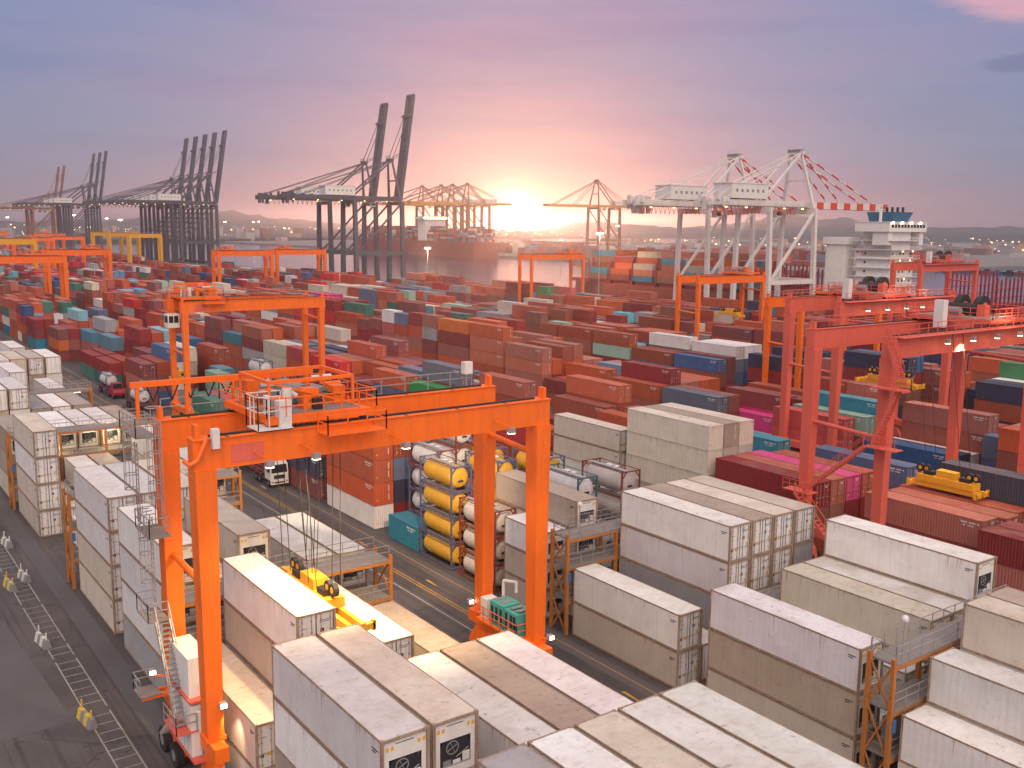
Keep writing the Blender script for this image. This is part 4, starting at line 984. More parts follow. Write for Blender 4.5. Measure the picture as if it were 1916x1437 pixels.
# festoon rail above the rear girder
mb = MB(); mb.beam((-61.0, 15.6, 24.0), (-61.0, 27.5, 24.0), .28, .34, ORG)
for y in (16.0, 19.0, 22.0, 25.0): mb.beam((-61.0, y, 21.84), (-61.0, y, 23.83), .2, .2, ORG)
for i in range(9): y = 16.6+i*1.15; mb.tube((-61.0, y, 23.8), (-61.0, y+.35, 22.9), .05, 'dark', 6); mb.tube((-61.0, y+.35, 22.9), (-61.0, y+.75, 23.8), .05, 'dark', 6)
CP(mb, 'festoon_rail')
# floodlights under the front girder
for y, zz in ((20.2, 21.0), (23.0, 21.1), (28.9, 21.0), (36.8, 21.0)):
    mb = MB(); mb.beam((-52.5, y-.2, zz), (-50.9, y+.1, zz-.25), .07, .07, ORG); mb.box(-51.15, -50.75, y-.12, y+.32, zz-.62, zz-.28, 'galv')
    f_ = CP(mb, 'floodlight'); mb = MB(); mb.box(-51.12, -50.78, y-.09, y+.29, zz-.66, zz-.622, 'lampwarm'); CP(mb, 'lamp_lens', f_)
for x, y, z in ((-52.35, 17.6, 6.25), (-51.9, 41.2, 4.7), (-60.6, 40.1, 4.8), (-60.8, 16.0, 5.4)):
    lx = -53.0 if x > -56 else -59.6; ly = 17.2 if y < 30 else 40.7
    mb = MB(); mb.box(x-.2, x+.2, y-.2, y+.2, z, z+.3, 'galv'); mb.beam((x, y, z-.05), (lx, ly, z-.05), .1, .1, ORG); f_ = CP(mb, 'floodlight'); mb = MB(); mb.box(x+.201, x+.24, y-.17, y+.17, z+.03, z+.27, 'lampwarm'); CP(mb, 'lamp_lens', f_)
mb = MB()
for dx in (-2.6, -1.4, 1.4, 2.6):
    for dy in (-.8, .8): mb.tube((-56.2+dx*.8, 24.9+dy*1.6, 22.3), (-56.2+dx, 24.95+dy, 11.6), .028, 'dark', 5, caps=False)
for dy in (-1.0, 0, 1.0): mb.tube((-56.2, 24.9+dy, 22.3), (-56.0, 24.95+dy*.3, 11.7), .028, 'dark', 5, caps=False)
CP(mb, 'hoist_rope')
def spot(loc, target, e, size, col=(1, .72, .36), blend=.6, r=.25):
    l = bpy.data.lights.new('crane_or_fill_spot', 'SPOT'); l.energy = e; l.spot_size = R(size); l.spot_blend = blend; l.color = col; l.shadow_soft_size = r
    o = bpy.data.objects.new('crane_or_fill_spot', l); COL.objects.link(o); o.location = loc
    o.rotation_euler = (Vector(target)-Vector(loc)).to_track_quat('-Z', 'Y').to_euler(); return o
spot((-51.0, 23.1, 20.4), (-54.5, 23.0, 11.7), 9500, 105)
spot((-51.0, 29.0, 20.3), (-53.5, 28.0, 8.7), 9000, 100)
spot((-51.0, 20.3, 20.3), (-51.5, 20.2, 6), 2600, 95)
spot((-51.0, 36.9, 20.3), (-49, 36, 6), 1500, 110)
spot((-60.4, 39.0, 20.5), (-100, 48, 0), 26000, 75, (1, .74, .45))  # added fill spot, no fixture here: brightens the truck lane and white truck
spot((-52.05, 17.55, 6.1), (-52.8, 18.6, 3.3), 420, 58, (1, .93, .62), .9, .06)

def spreader(name, loc, L, label, cat='spreader'):
    x, y, z = loc; r = thing(name, loc, label, cat, 'yellow container spreaders')
    mb = MB(); h = L/2
    mb.box(-h, h, -.55, -.25, 0, .55, 'yel'); mb.box(-h, h, .25, .55, 0, .55, 'yel')
    for sx in (-1, 1):
        mb.box(*sorted((sx*h, sx*(h-.35))), -1.2, -.552, .05, .45, 'yel'); mb.box(*sorted((sx*h, sx*(h-.35))), .552, 1.2, .05, .45, 'yel')
        for sy in (-1, 1): mb.prism([(sx*h-.3*sx, sy*1.05, -.05), (sx*h, sy*1.05, -.05), (sx*h, sy*1.05, .6), (sx*h-.3*sx, sy*1.05, .6)], [(sx*h-.3*sx, sy*1.25, -.05), (sx*h, sy*1.25, -.05), (sx*h, sy*1.25, .6), (sx*h-.3*sx, sy*1.25, .6)], 'yel')
    mb.build('beam', r)
    mb = MB(); mb.box(-3.0, 3.0, -.7, .7, .56, 1.2, 'yel'); mb.box(-1.0, 1.0, -.5, .5, 1.21, 1.9, 'yel'); mb.box(-2.4, -1.4, -.45, .45, 1.21, 1.6, 'dark'); mb.box(1.4, 2.4, -.45, .45, 1.21, 1.6, 'dark')
    mb.build('headblock', r)
    for sx in (-2.6, 2.6):
        for q in (-.35, .35): mb = MB(); mb.tube((sx+q-.02*0, -.16, 1.75), (sx+q, .16, 1.75), .42, 'dark', 14); mb.tube((sx+q, -.18, 1.75), (sx+q, .18, 1.75), .2, 'yel', 10); mb.build('sheave', r)
    return r
spreader('yellow_spreader', (-56.0, 25.05, 9.75), 12.1, 'yellow spreader hanging on ropes under the nearest orange crane')
spreader('yellow_spreader', (-51.5, 91.2, 8.2), 7.4, 'yellow spreader low over brick red containers under the salmon crane')
spreader('yellow_spreader', (-76.0, 118.0, 13.2), 9.0, 'yellow spreader behind the legs of the front salmon crane')
spreader('yellow_spreader', (-172.0, 52.8, 6.4), 6.1, 'small yellow spreader beside the teal box past the orange crane')
spreader('yellow_spreader', (-165.0, 186.0, 12.5), 8.0, 'yellow spreader hanging between the legs of the far right orange crane')

rtg(-156.6, -163.4, 49.0, 72.5, 21.5, ORG, 'orange gantry crane with a white cabin at its left leg, second from camera', fine=2, ty=(48.8, 55.0), cab=(-160, 48.0, 17.2))
rd, ox, oy = rtg(-52.2, -60.6, 80.8, 107.8, 24.1, 'red', 'salmon red gantry crane nearest the camera on the right', ty=(97.5, 104.5), fine=1, leg=1.25, gd=2.0, red=True)
mb = MB()   # zigzag stair on the left legs of the salmon crane
def flight(mb, p0, p1, key='red'):
    p0 = Vector(p0); p1 = Vector(p1)
    for dy in (-.4, .4):
        mb.beam(p0+Vector((0, dy, 0)), p1+Vector((0, dy, 0)), .08, .28, key); mb.beam(p0+Vector((0, dy, 1)), p1+Vector((0, dy, 1)), .05, .05, key)
        for k in range(6): q = p0.lerp(p1, k/5)+Vector((0, dy, 0)); mb.beam(q, q+Vector((0, 0, 1)), .04, .04, key)
    for k in range(16): q = p0.lerp(p1, (k+.5)/16); mb.box(q.x-.13, q.x+.13, q.y-.38, q.y+.38, q.z-.02, q.z+.02, key)
fl = [((-52.6, 79.6, 24), (-52.6, 79.6, 24))]
flight(mb, (-50.2, 79.7, 20.6), (-51.6, 79.7, 23.9)); flight(mb, (-52.3, 79.5, 14.2), (-50.2, 79.5, 19.4)); flight(mb, (-59.6, 79.5, 8.2), (-53.2, 79.5, 13.8)); flight(mb, (-60.0, 78.6, 8.0), (-54.6, 78.6, 2.9))
for x, z in ((-51.3, 14.0), (-51.0, 19.6), (-60.2, 8.0)): mb.box(x-1.6, x+1.6, 78.7, 80.1, z-.08, z, 'red'); mb.rail([(x-1.6, 78.7, z), (x+1.6, 78.7, z)], 1.1, 'red', .8, .05)
mb.box(-53.4, -51.4, 81.5, 83.4, 18.8, 18.9, 'red'); mb.rail([(-51.4, 81.5, 18.9), (-51.4, 83.4, 18.9), (-53.4, 83.4, 18.9)], 1.2, 'red', .8, .06)
mb.build('stair', rd, (-ox, -oy, 0))
mb = MB()
for dx in (-1.8, 1.8):
    for dy in (-.9, .9): mb.tube((-53.5+dx, 91.2+dy, 24), (-51.5+dx, 91.2+dy, 10), .03, 'dark', 5, caps=False)
mb.build('hoist_rope', rd, (-ox, -oy, 0))
for y in (88.0, 92.5, 97.0, 101.5):
    mb = MB(); mb.box(-51.0, -50.6, y-.2, y+.2, 23.2, 23.6, 'galv'); mb.beam((-51.6, y, 23.6), (-50.8, y, 23.5), .07, .07, 'red'); f_ = mb.build('floodlight', rd, (-ox, -oy, 0)); mb = MB(); mb.box(-50.98, -50.62, y-.17, y+.17, 23.16, 23.198, 'lampwarm'); mb.build('lamp_lens', f_)
spot((-51.2, 92, 22.9), (-54, 90, 8), 3500, 110, (1, .62, .35)); spot((-53.5, 97, 21.4), (-56.0, 96, 8), 2500, 120, (1, .6, .35))
rtg(-80.6, -88.8, 112.6, 139.6, 24.3, 'red', 'salmon red gantry crane second from the camera on the right', ty=(122, 129), fine=1, leg=1.2, gd=2.0, red=True)
spot((-78, 122, 21.5), (-80, 120, 8), 3000, 120, (1, .62, .35))
R2 = [o for o in bpy.data.objects if o.name.startswith('gantry_crane') and o.get('label', '').startswith('salmon red gantry crane second')][0]
for y in (117.0, 121.5, 126.0, 130.0, 134.0):
    mb = MB(); mb.box(-79.5, -79.1, y-.25, y+.25, 23.0, 23.4, 'galv'); mb.beam((-80.1, y, 23.4), (-79.3, y, 23.3), .08, .08, 'red'); f_ = mb.build('floodlight', R2, (84.7, -126.1, 0)); mb = MB(); mb.box(-79.48, -79.12, y-.22, y+.22, 22.95, 22.998, 'lampwarm'); mb.build('lamp_lens', f_)
for x_, y_, z_ in ((-80.0, 123, 25.4), (-80.2, 131, 25.2), (-52.0, 100, 25.2)):
    l = bpy.data.lights.new('girder_lamp', 'POINT'); l.energy = 160; l.color = (1, .6, .3); l.shadow_soft_size = .2
    o = bpy.data.objects.new('girder_lamp', l); COL.objects.link(o); o.location = (x_+1.2, y_, z_)
rtg(-111.4, -118.8, 144.4, 167.9, 21.4, ORG, 'orange gantry crane directly behind the second salmon crane', ty=(158, 164), fine=1)
rtg(-166.5, -173.2, 176.2, 199.7, 22.3, ORG, 'orange gantry crane in front of the white quay crane legs', ty=(192, 198), fine=1)
rtg(-128.0, -135.0, 208.0, 231.5, 26.3, 'red', 'small salmon gantry crane in front of the ship tower', ty=(219, 225), fine=1, red=True)
rtg(-276.0, -283.0, 208.0, 231.5, 24.3, ORG, 'orange gantry crane below the low sun at the far quay side', ty=(224, 230))
rtg(-412.0, -419.0, 144.4, 167.9, 22.6, ORG, 'distant orange gantry crane left of the grey pair of quay cranes', leg=1.5, gd=2.3, ty=(146, 152))
rtg(-426.0, -433.0, 176.2, 199.7, 22.6, ORG, 'distant orange gantry crane nearest the legs of the tall grey quay cranes', leg=1.5, gd=2.3, ty=(178, 184))
rtg(-357.0, -364.0, 49.0, 72.5, 22.7, ORG, 'orange gantry crane cut by the left edge of the view', leg=1.5, gd=2.3, ty=(60, 66))
rtg(-428.0, -436.0, 80.8, 104.3, 23.0, ORG, 'orange gantry crane at the left, below the row of five quay cranes', leg=1.5, gd=2.3, ty=(95, 101))
YG = 'yellow gantry cranes at the far left of the yard'
rtg(-585, -592, 80.8, 104.3, 25, 'yel', 'yellow gantry crane cut by the left edge of the view', grp=YG, leg=1.9, gd=3.0)
rtg(-790, -797, 208, 231.5, 26, 'yel', 'front one of three yellow gantry cranes at the far left', grp=YG, leg=1.9, gd=3.0, ty=(209, 215))
rtg(-850, -857, 208, 231.5, 26, 'yel', 'middle one of three yellow gantry cranes at the far left', grp=YG, leg=1.9, gd=3.0)
rtg(-905, -912, 208, 231.5, 26, 'yel', 'rear one of three yellow gantry cranes at the far left', grp=YG, leg=1.9, gd=3.0)
rtg(-700, -707, 112.6, 136.1, 24, ORG, 'orange gantry crane between the two yellow ones at the far left', leg=1.5, gd=2.3, ty=(120, 126))
rtg(-760, -767, 144.4, 167.9, 24, ORG, 'farther orange gantry crane at the far left, lit by deck lamps', leg=1.5, gd=2.3, ty=(150, 156))
rtg(-980, -987, 176.2, 199.7, 24, ORG, 'orange gantry crane behind the yellow ones at the far left', leg=1.5, gd=2.3, ty=(180, 186))
rtg(-1080, -1087, 144.4, 167.9, 24, ORG, 'most distant orange gantry crane at the far left', leg=1.5, gd=2.3, ty=(150, 156))

# ---------------------------------------------------------------- reefer racks
def rack(X0, X1, Y0, n, pitch, levels, label, stair=True):
    r = thing('reefer_rack', ((X0+X1)/2, Y0, 0), label, 'reefer rack', 'steel access racks between reefer bays')
    ox, oy = (X0+X1)/2, Y0
    def P(mb, nm, par=None): return mb.build(nm, par or r, (-ox, -oy, 0) if par is None else None)
    Y1 = Y0+n*pitch; top = levels[-1]
    ys = [Y0-.35]+[Y0+pitch*k-.09 for k in range(2, n, 2)]+[Y1+.1]
    for y in ys:
        mb = MB()
        for x in (X0, X1): mb.box(x-.13, x+.13, y-.13, y+.13, 0, top+(.35 if y in (ys[0], ys[-1]) else -.14), 'rack')
        prev = 0
        for z in levels:
            if y in (ys[0], ys[-1]): mb.beam((X0+.13, y, prev+.1), (X1-.13, y, z-.2), .11, .11, 'rack'); mb.beam((X1-.13, y, prev+.1), (X0+.13, y, z-.2), .09, .09, 'rack')
            prev = z
        P(mb, 'post_frame')
    for z in levels:
        mb = MB(); mb.box(X0-.1, X1+.1, Y0-.2, Y1-.03, z-.12, z, 'deckgrey')
        for x in (X0-.14, X1+.02): mb.box(x, x+.12, Y0-.22, Y1-.02, z-.33, z-.122, 'rack')
        d = P(mb, 'platform')
        mb = MB(); mb.rail([(X0-.05, Y0-.2, z), (X0-.05, Y1, z)], 1.1, 'galv', 1.3, .045); mb.rail([(X1+.05, Y0-.2, z), (X1+.05, Y1, z)], 1.1, 'galv', 1.3, .045); mb.rail([(X0, Y0-.2, z), (X1, Y0-.2, z)], 1.1, 'galv', 1.3, .045)
        P(mb, 'railing', d)
    for k in range(1, n, 2):
        for z in levels[1:]:
            yy = Y0+pitch*k; mb = MB(); mb.tube((X1-.5, yy, z-.42), (X1-.5, yy+1.3, z-.42), .05, 'lamptube', 8); mb.box(X1-.58, X1-.42, yy, yy+1.3, z-.36, z-.34, 'galv'); P(mb, 'lamp_tube')
    for k in range(n): yy = Y0+pitch*k+.7; mb = MB(); mb.box((X0+X1)/2-.35, (X0+X1)/2+.35, yy, yy+1.1, levels[0]+.02, levels[0]+1.9, 'grey'); P(mb, 'power_cabinet')
    if stair:
        mb = MB(); mb.box(X1+.14, X1+.2, Y0-.34, Y0-.0, 4.6, 5.4, 'sticker_b'); P(mb, 'sign_panel')
    return r
LV = (2.95, 5.9, 8.8)
rack(-34.4, -32.2, 18.6, 6, 2.62, (2.95, 5.9), 'access rack between the two nearest reefer bays of the first block')
rack(-65.4, -63.0, 18.6, 6, 2.62, LV, 'access rack just behind the nearest orange crane, with yellow spreader beside it')
rack(-96.6, -94.4, 18.6, 6, 2.62, LV, 'access rack with red brown end frame left of the large orange crane')
rack(-127.8, -125.6, 18.6, 6, 2.62, LV, 'access rack with glowing lamp tubes left of the large orange crane')
rack(-158.6, -156.6, 18.6, 6, 2.62, LV, 'access rack two bays behind the one with glowing lamp tubes')
rack(-190.6, -188.6, 18.6, 6, 2.62, LV, 'most distant access rack of the first block')
rack(-62.3, -60.3, 49.9, 6, 2.54, (2.95, 5.9, 8.3), 'access rack between the tank containers and the white stacks in the second block')
rack(-31.9, -30.3, 49.9, 6, 2.54, (2.95, 5.9, 8.8), 'ochre access rack at the lower right between white reefer stacks')
for (x, y, z, c) in ((-128, 30, 10.2, 1), (-127, 23, 7.4, 1)):
    l = bpy.data.lights.new('rack_lamp', 'POINT'); l.energy = 260; l.color = (1, .85, .5); l.shadow_soft_size = .4
    o = bpy.data.objects.new('rack_lamp', l); COL.objects.link(o); o.location = (x+.3, y, z-.9 if z < 9 else 8.0)
def mast_small(x, y, z, label):
    r = thing('pole_lamp', (x, y, z), label, 'lamp', 'small pole lamps on the racks'); mb = MB(); mb.tube((0, 0, 0), (0, 0, 2.4), .05, 'galv', 8); mb.build('pole', r); mb = MB(); mb.lathe_x([(-.2, .02), (-.17, .16), (0, .24), (.17, .16), (.2, .02)], 'white', 12, 0, 2.6); mb.build('lamp_globe', r)
mast_small(-30.4, 50.5, 8.8, 'small white globe lamp on the rack at the lower right'); mast_small(-60.8, 51.2, 8.3, 'small white globe lamp on the rack beside the tank containers')

# ---------------------------------------------------------------- trucks on the lane
def wheels(r, xs, ys, rad=.52):
    for x in xs:
        for y in ys:
            mb = MB(); mb.tube((x, y-.16, rad), (x, y+.16, rad), rad, 'rubber', 18); w = mb.build('wheel', r)
            mb = MB(); mb.tube((x, y-.17, rad), (x, y+.17, rad), rad*.45, 'grey', 12); mb.build('hub', w)
def truck_trailer(x, y, label, L=12.4):
    r = thing('flatbed_trailer', (x, y, 0), label, 'trailer', 'trailers on the truck lane')
    mb = MB(); mb.box(-L, 0, -.55, -.3, 1.05, 1.4, 'trailer'); mb.box(-L, 0, .3, .55, 1.05, 1.4, 'trailer')
    for i in range(7): xx = -L+.2+i*(L-.4)/6; mb.box(xx-.1, xx+.1, -1.22, 1.22, 1.26, 1.46, 'trailer')
    for s in (-1, 1): mb.box(-L, 0, *sorted((s*1.16, s*1.24)), 1.25, 1.45, 'trailer')
    mb.build('chassis', r); wheels(r, (-L+1.0, -L+2.3), (-.95, .95)); return r
def cab_over(x, y, label):
    r = thing('tractor_truck', (x, y, 0), label, 'truck', None)
    mb = MB()
    ring = [(-1.9, 1.0), (0, 1.0), (.05, 1.9), (-.12, 3.05), (-.5, 3.25), (-1.9, 3.25)]
    mb.prism([(a, -1.22, c) for a, c in ring], [(a, 1.22, c) for a, c in ring], 'white')
    mb.build('cab', r)
    mb = MB(); mb.prism([(.062, -1.08, 1.95), (.062, 1.08, 1.95), (-.085, 1.02, 3.0), (-.085, -1.02, 3.0)], [(.03, -1.08, 1.95), (.03, 1.08, 1.95), (-.13, 1.02, 3.0), (-.13, -1.02, 3.0)], 'glass'); mb.build('windscreen', r)
    mb = MB(); mb.box(-1.2, -.25, -1.24, -1.222, 2.0, 2.9, 'glass'); mb.build('side_window', r)
    mb = MB(); mb.prism([(-1.9, -1.15, 3.26), (-1.9, 1.15, 3.26), (-.35, 1.1, 3.26), (-.35, -1.1, 3.26)], [(-1.9, -1.15, 4.7), (-1.9, 1.15, 4.7), (-1.1, 1.05, 4.7), (-1.1, -1.05, 4.7)], 'white'); mb.build('air_deflector', r)
    mb = MB(); mb.box(-.1, .16, -1.2, 1.2, .45, .98, 'white'); mb.box(.161, .17, -.7, .7, .6, .8, 'dark'); mb.build('bumper', r)
    mb = MB(); mb.box(.055, .075, -.75, .75, 1.15, 1.65, 'dark'); mb.build('grille', r)
    for s in (-1, 1):
        mb = MB(); mb.box(.162, .18, *sorted((s*.8, s*1.12)), .68, .9, 'galv'); mb.build('headlight', r)
        mb = MB(); mb.box(-.1, .0, *sorted((s*1.3, s*1.5)), 2.2, 2.8, 'dark'); mb.beam((-.1, s*1.22, 2.8), (-.05, s*1.4, 2.75), .04, .04, 'dark'); mb.build('mirror', r)
    mb = MB(); mb.box(-5.6, -1.9, -.5, .5, .75, 1.05, 'dark'); mb.build('chassis', r); wheels(r, (-.9, -4.0, -5.2), (-1.0, 1.0)); return r
def terminal_tractor(x, y, label):
    r = thing('terminal_tractor', (x, y, 0), label, 'truck', None)
    mb = MB(); ring = [(-4.6, .75), (0, .75), (.05, 1.25), (-.3, 1.75), (-1.9, 1.85), (-2.0, 1.3), (-4.6, 1.25)]
    mb.prism([(a, -1.15, c) for a, c in ring], [(a, 1.15, c) for a, c in ring], 'truckred'); mb.build('body', r)
    mb = MB(); mb.prism([(-2.9, -1.0, 1.4), (-1.2, -1.0, 1.86), (-1.35, -.9, 2.95), (-2.8, -.9, 2.95)], [(-2.9, 1.0, 1.4), (-1.2, 1.0, 1.86), (-1.35, .9, 2.95), (-2.8, .9, 2.95)], 'truckred'); c = mb.build('cab', r)
    mb = MB(); mb.prism([(-1.19, -.85, 1.95), (-1.19, .85, 1.95), (-1.31, .8, 2.8), (-1.31, -.8, 2.8)], [(-1.25, -.85, 1.95), (-1.25, .85, 1.95), (-1.37, .8, 2.8), (-1.37, -.8, 2.8)], 'glass'); mb.build('windscreen', c)
    wheels(r, (-.9, -4.0), (-.95, .95)); return r
cab_over(-117.9, 48.25, 'white tractor truck with a tall air deflector facing the camera')
truck_trailer(-121.0, 48.25, 'empty maroon flatbed trailer behind the white tractor truck')
make_tank((-130.2, 48.25, 1.48), 'tw_m', 'white tank container riding on the trailer of the white truck')
terminal_tractor(-196.5, 48.3, 'dark red terminal tractor hauling a white tank container'); truck_trailer(-199.2, 48.3, 'maroon trailer under the tank behind the dark red tractor', 9.6)
make_tank((-204.6, 48.3, 1.48), 'tw_b', 'white tank container riding behind the dark red terminal tractor')
truck_trailer(-179.0, 48.4, 'maroon trailer with a tank just beyond the orange crane handrail', 9.6); make_tank((-182.6, 48.4, 1.48), 'tw_b', 'white tank container on the trailer parked ahead of the red tractor')

# barriers along the left road
for i, (x, y, kk) in enumerate(((-111.6, 15.3, 'kerbw'), (-99.6, 14.9, 'kerbw'), (-97.9, 13.4, 'kerby'), (-82.8, 13.4, 'kerbw'), (-67.4, 13.3, 'kerby'), (-122.5, 15.4, 'kerby'))):
    r = thing('road_barrier', (x, y, 0), ['white and black barrier farthest up the left road but one', 'white and black barrier right of the ladder marking', 'yellow barrier beside a white one on the left road', 'white barrier at the middle of the ladder marking', 'yellow barrier at the near end of the ladder marking', 'yellow barrier farthest up the left road'][i], 'barrier', 'painted concrete barriers along the left road', rz=.12)
    mb = MB()
    for q in range(4):
        key = kk if q % 2 == 0 else 'grey'; a = -1.2+q*.6
        mb.prism([(a, -.32, 0), (a, .32, 0), (a, .14, .7), (a, -.14, .7)], [(a+.598, -.32, 0), (a+.598, .32, 0), (a+.598, .14, .7), (a+.598, -.14, .7)], key)
    mb.build('block', r); mb = MB(); mb.tube((-.9, 0, .7), (-.9, 0, 1.35), .06, kk, 8); mb.tube((.9, 0, .7), (.9, 0, 1.25), .06, kk, 8); mb.build('post', r)

# ---------------------------------------------------------------- ship-to-shore cranes
def sts(Xc, Yw, label, key, grp, up=True, zg=48.0, apex=71.0, gauge=30.0, back=42.0, boom=60.0, tip=None, hw=8.5, striped=False, house='white', s=1.0, lw=None, g0=0.0, girderkey=None, yup=9.0, sign=1):
    """sign=+1: the boom reaches towards +Y"""
    r = thing('quay_crane', (Xc, Yw, g0), label, 'quay crane', grp)
    gk = girderkey or key
    def P(mb, nm, par=None): return mb.build(nm, par or r, None)
    def y(v): return sign*v
    th = lw or 2.3*s
    for yy in (0, -gauge):
        for sx in (-1, 1):
            mb = MB(); mb.beam((sx*hw, y(yy), 1.5), (sx*hw*.86, y(yy), zg-.2), th, th*1.1, key, th*.85, th)
            P(mb, 'leg')
        mb = MB(); mb.box(-hw-2, hw+2, *sorted((y(yy)-.9, y(yy)+.9)), 1.0, 2.6, key); mb.box(-hw+.5, hw-.5, *sorted((y(yy)-.7, y(yy)+.7)), zg*.36, zg*.36+1.8, key) if yy == 0 else None
        mb.box(-hw*.9, hw*.9, *sorted((y(yy)-.8, y(yy)+.8)), zg-2.2, zg-.3, key)
        P(mb, 'cross_beam')
        for sx in (-1, 1):
            mb = MB(); mb.box(sx*hw-3, sx*hw+3, *sorted((y(yy)-.6, y(yy)+.6)), .2, .98, 'dark'); P(mb, 'bogie')
    for sx in (-1, 1):
        mb = MB(); mb.beam((sx*hw*.95, y(0), zg*.36+.9), (sx*hw*.95, y(-gauge), zg*.36+.9), th*.8, th, key)
        mb.beam((sx*hw*.9, y(-gauge+1), zg*.38), (sx*hw*.88, y(-1), zg-2), .9*s, .9*s, key); P(mb, 'side_brace')
    # main girders and boom
    for sx in (-1, 1):
        mb = MB(); mb.box(sx*2.6-.8, sx*2.6+.8, *sorted((y(-gauge-back+.0), y(1.5))), zg, zg+2.4*s, gk); P(mb, 'girder')
    mb = MB(); 
    for q in range(9): yy = -gauge-back+1+q*(gauge+back-2)/8; mb.box(-2.04, 2.04, *sorted((y(yy)-.25, y(yy)+.25)), zg+.3, zg+1.1, key)
    mb.box(-4.4, -3.2, *sorted((y(-gauge-back), y(0))), zg+.1, zg+.2, 'deckgrey'); mb.box(3.2, 4.4, *sorted((y(-gauge-back), y(0))), zg+.1, zg+.2, 'deckgrey')
    mb.rail([(4.4, y(-gauge-back), zg+.2), (4.4, y(0), zg+.2)], 1.1, key, 6, .1)
    for q in range(22): yy = -gauge-back+2+q*(gauge+back-8)/22; mb.beam((3.6, y(yy), zg-.1), (3.6, y(yy+.8), zg-2.6), .14, .14, 'stripe' if striped else key); mb.beam((3.6, y(yy+.8), zg-2.6), (3.6, y(yy+1.6), zg-.1), .14, .14, 'stripe' if striped else key)
    P(mb, 'girder_walkway')
    if Xc > -560 and Yw < 300:
        gq = random.Random(int(abs(Xc)))
        for q in range(14):
            mb = MB(); yy = -gauge-back+gq.uniform(0, 9); xx = gq.uniform(-4, 4); w_ = gq.uniform(.3, 1.0); mb.box(xx-w_, xx+w_, y(yy)-w_, y(yy)+w_, zg+gq.uniform(-2.6, 1.9), zg+gq.uniform(2.5, 4.0), key); P(mb, 'equipment_box')
        for q in range(9):
            yy = -gauge-back+10+q*(gauge+back-22)/10; w_ = gq.uniform(.4, 1.0); mb = MB(); mb.box(-3.9, -3.9+w_*2, y(yy)-w_, y(yy)+w_, zg+.2, zg+gq.uniform(1.0, 3.4), key); P(mb, 'equipment_box')
    L = boom
    if up:
        H = math.sqrt(max(1, L*L-yup*yup)); p1 = (yup, zg+1+H)
    else: p1 = (L, zg+1)
    for sx in (-1, 1):
        mb = MB()
        n = 12
        for k in range(n):
            a, c = k/n, (k+1)/n; q0 = (sx*2.6, y(1.6+(p1[0])*a), zg+1+(p1[1]-zg-1)*a); q1 = (sx*2.6, y(1.6+(p1[0])*c), zg+1+(p1[1]-zg-1)*c)
            kk = ('stripe' if k % 2 else gk) if (striped and k > 0) else gk
            mb.beam(q0, q1, 1.7*s, 2.6*s, kk)
        P(mb, 'boom')
    for k in range(1, 11):
        mb = MB(); a = k/10.5; mb.beam((-2.1, y(1.6+p1[0]*a), zg+1+(p1[1]-zg-1)*a), (2.1, y(1.6+p1[0]*a), zg+1+(p1[1]-zg-1)*a), .5, .6, key); P(mb, 'cross_tie')
    a = 1; mb = MB(); mb.beam((-3.6, y(1.6+p1[0]*a), zg+1+(p1[1]-zg-1)*a), (3.6, y(1.6+p1[0]*a), zg+1+(p1[1]-zg-1)*a), 1.4, 1.2, key)
    if up: P(mb, 'boom_tip_frame'); mb = MB(); mb.beam((-3.9, y(.2+p1[0]*.80), zg+1+(p1[1]-zg-1)*.80), (3.9, y(.2+p1[0]*.80), zg+1+(p1[1]-zg-1)*.80), 1.6, 1.4, key)
    P(mb, 'boom_tip_frame')
    # apex frame
    mb = MB(); ap = (-3.5, apex)
    for sx in (-1, 1):
        mb.beam((sx*hw*.8, y(-.5), zg), (sx*2.4, y(ap[0]), ap[1]), 1.2*s, 1.3*s, key, .8*s, .8*s)
        mb.beam((sx*2.4, y(ap[0]), ap[1]), (sx*2.8, y(-gauge+1), zg+2), .8*s, .8*s, key)
    mb.beam((-3.4, y(ap[0]), ap[1]), (3.4, y(ap[0]), ap[1]), 1.4*s, 1.4*s, key)
    m_ = (zg+ap[1])/2; mb.beam((-hw*.5, y(-2), m_), (hw*.5, y(-2), m_), .8*s, .8*s, key)
    mb.box(-2.6, 2.6, *sorted((y(ap[0])-1.2, y(ap[0])+1.2)), ap[1]+.6, ap[1]+1.2, 'deckgrey'); mb.rail([(-2.6, y(ap[0]-1.2), ap[1]+1.2), (2.6, y(ap[0]-1.2), ap[1]+1.2)], 1.2, key, 1.5, .12)
    P(mb, 'apex_frame')
    mb = MB(); kk = 'stripe' if striped else key
    for sx in (-1, 1):
        for f_ in (.72, .98): mb.beam((sx*2.3, y(ap[0]), ap[1]), (sx*2.6, y(-gauge-back*f_), zg+2), .32*s, .32*s, key)
        if not up:
            for f_ in (.42, .86):
                a0 = Vector((sx*2.3, y(ap[0]), ap[1])); a1 = Vector((sx*2.6, y(L*f_), zg+2)); n = 10
                for k in range(n): mb.beam(a0.lerp(a1, k/n), a0.lerp(a1, (k+1)/n), .5*s, .5*s, kk if k % 2 == 0 else key)
        else:
            mb.beam((sx*2.3, y(ap[0]), ap[1]), (sx*2.6, y(1.0+p1[0]*.45), zg+1+(p1[1]-zg)*.45), .3*s, .3*s, key); mb.beam((sx*2.3, y(ap[0]), ap[1]), (sx*2.6, y(.6+p1[0]*.8), zg+1+(p1[1]-zg)*.80), .3*s, .3*s, key)
    P(mb, 'stay')
    mb = MB(); mb.box(-4.0, 4.0, *sorted((y(-gauge-16), y(-gauge+2))), zg+2.6, zg+7.4, house); mb.box(-4.2, 4.2, *sorted((y(-gauge-16.4), y(-gauge+2.4))), zg+7.4, zg+7.7, house)
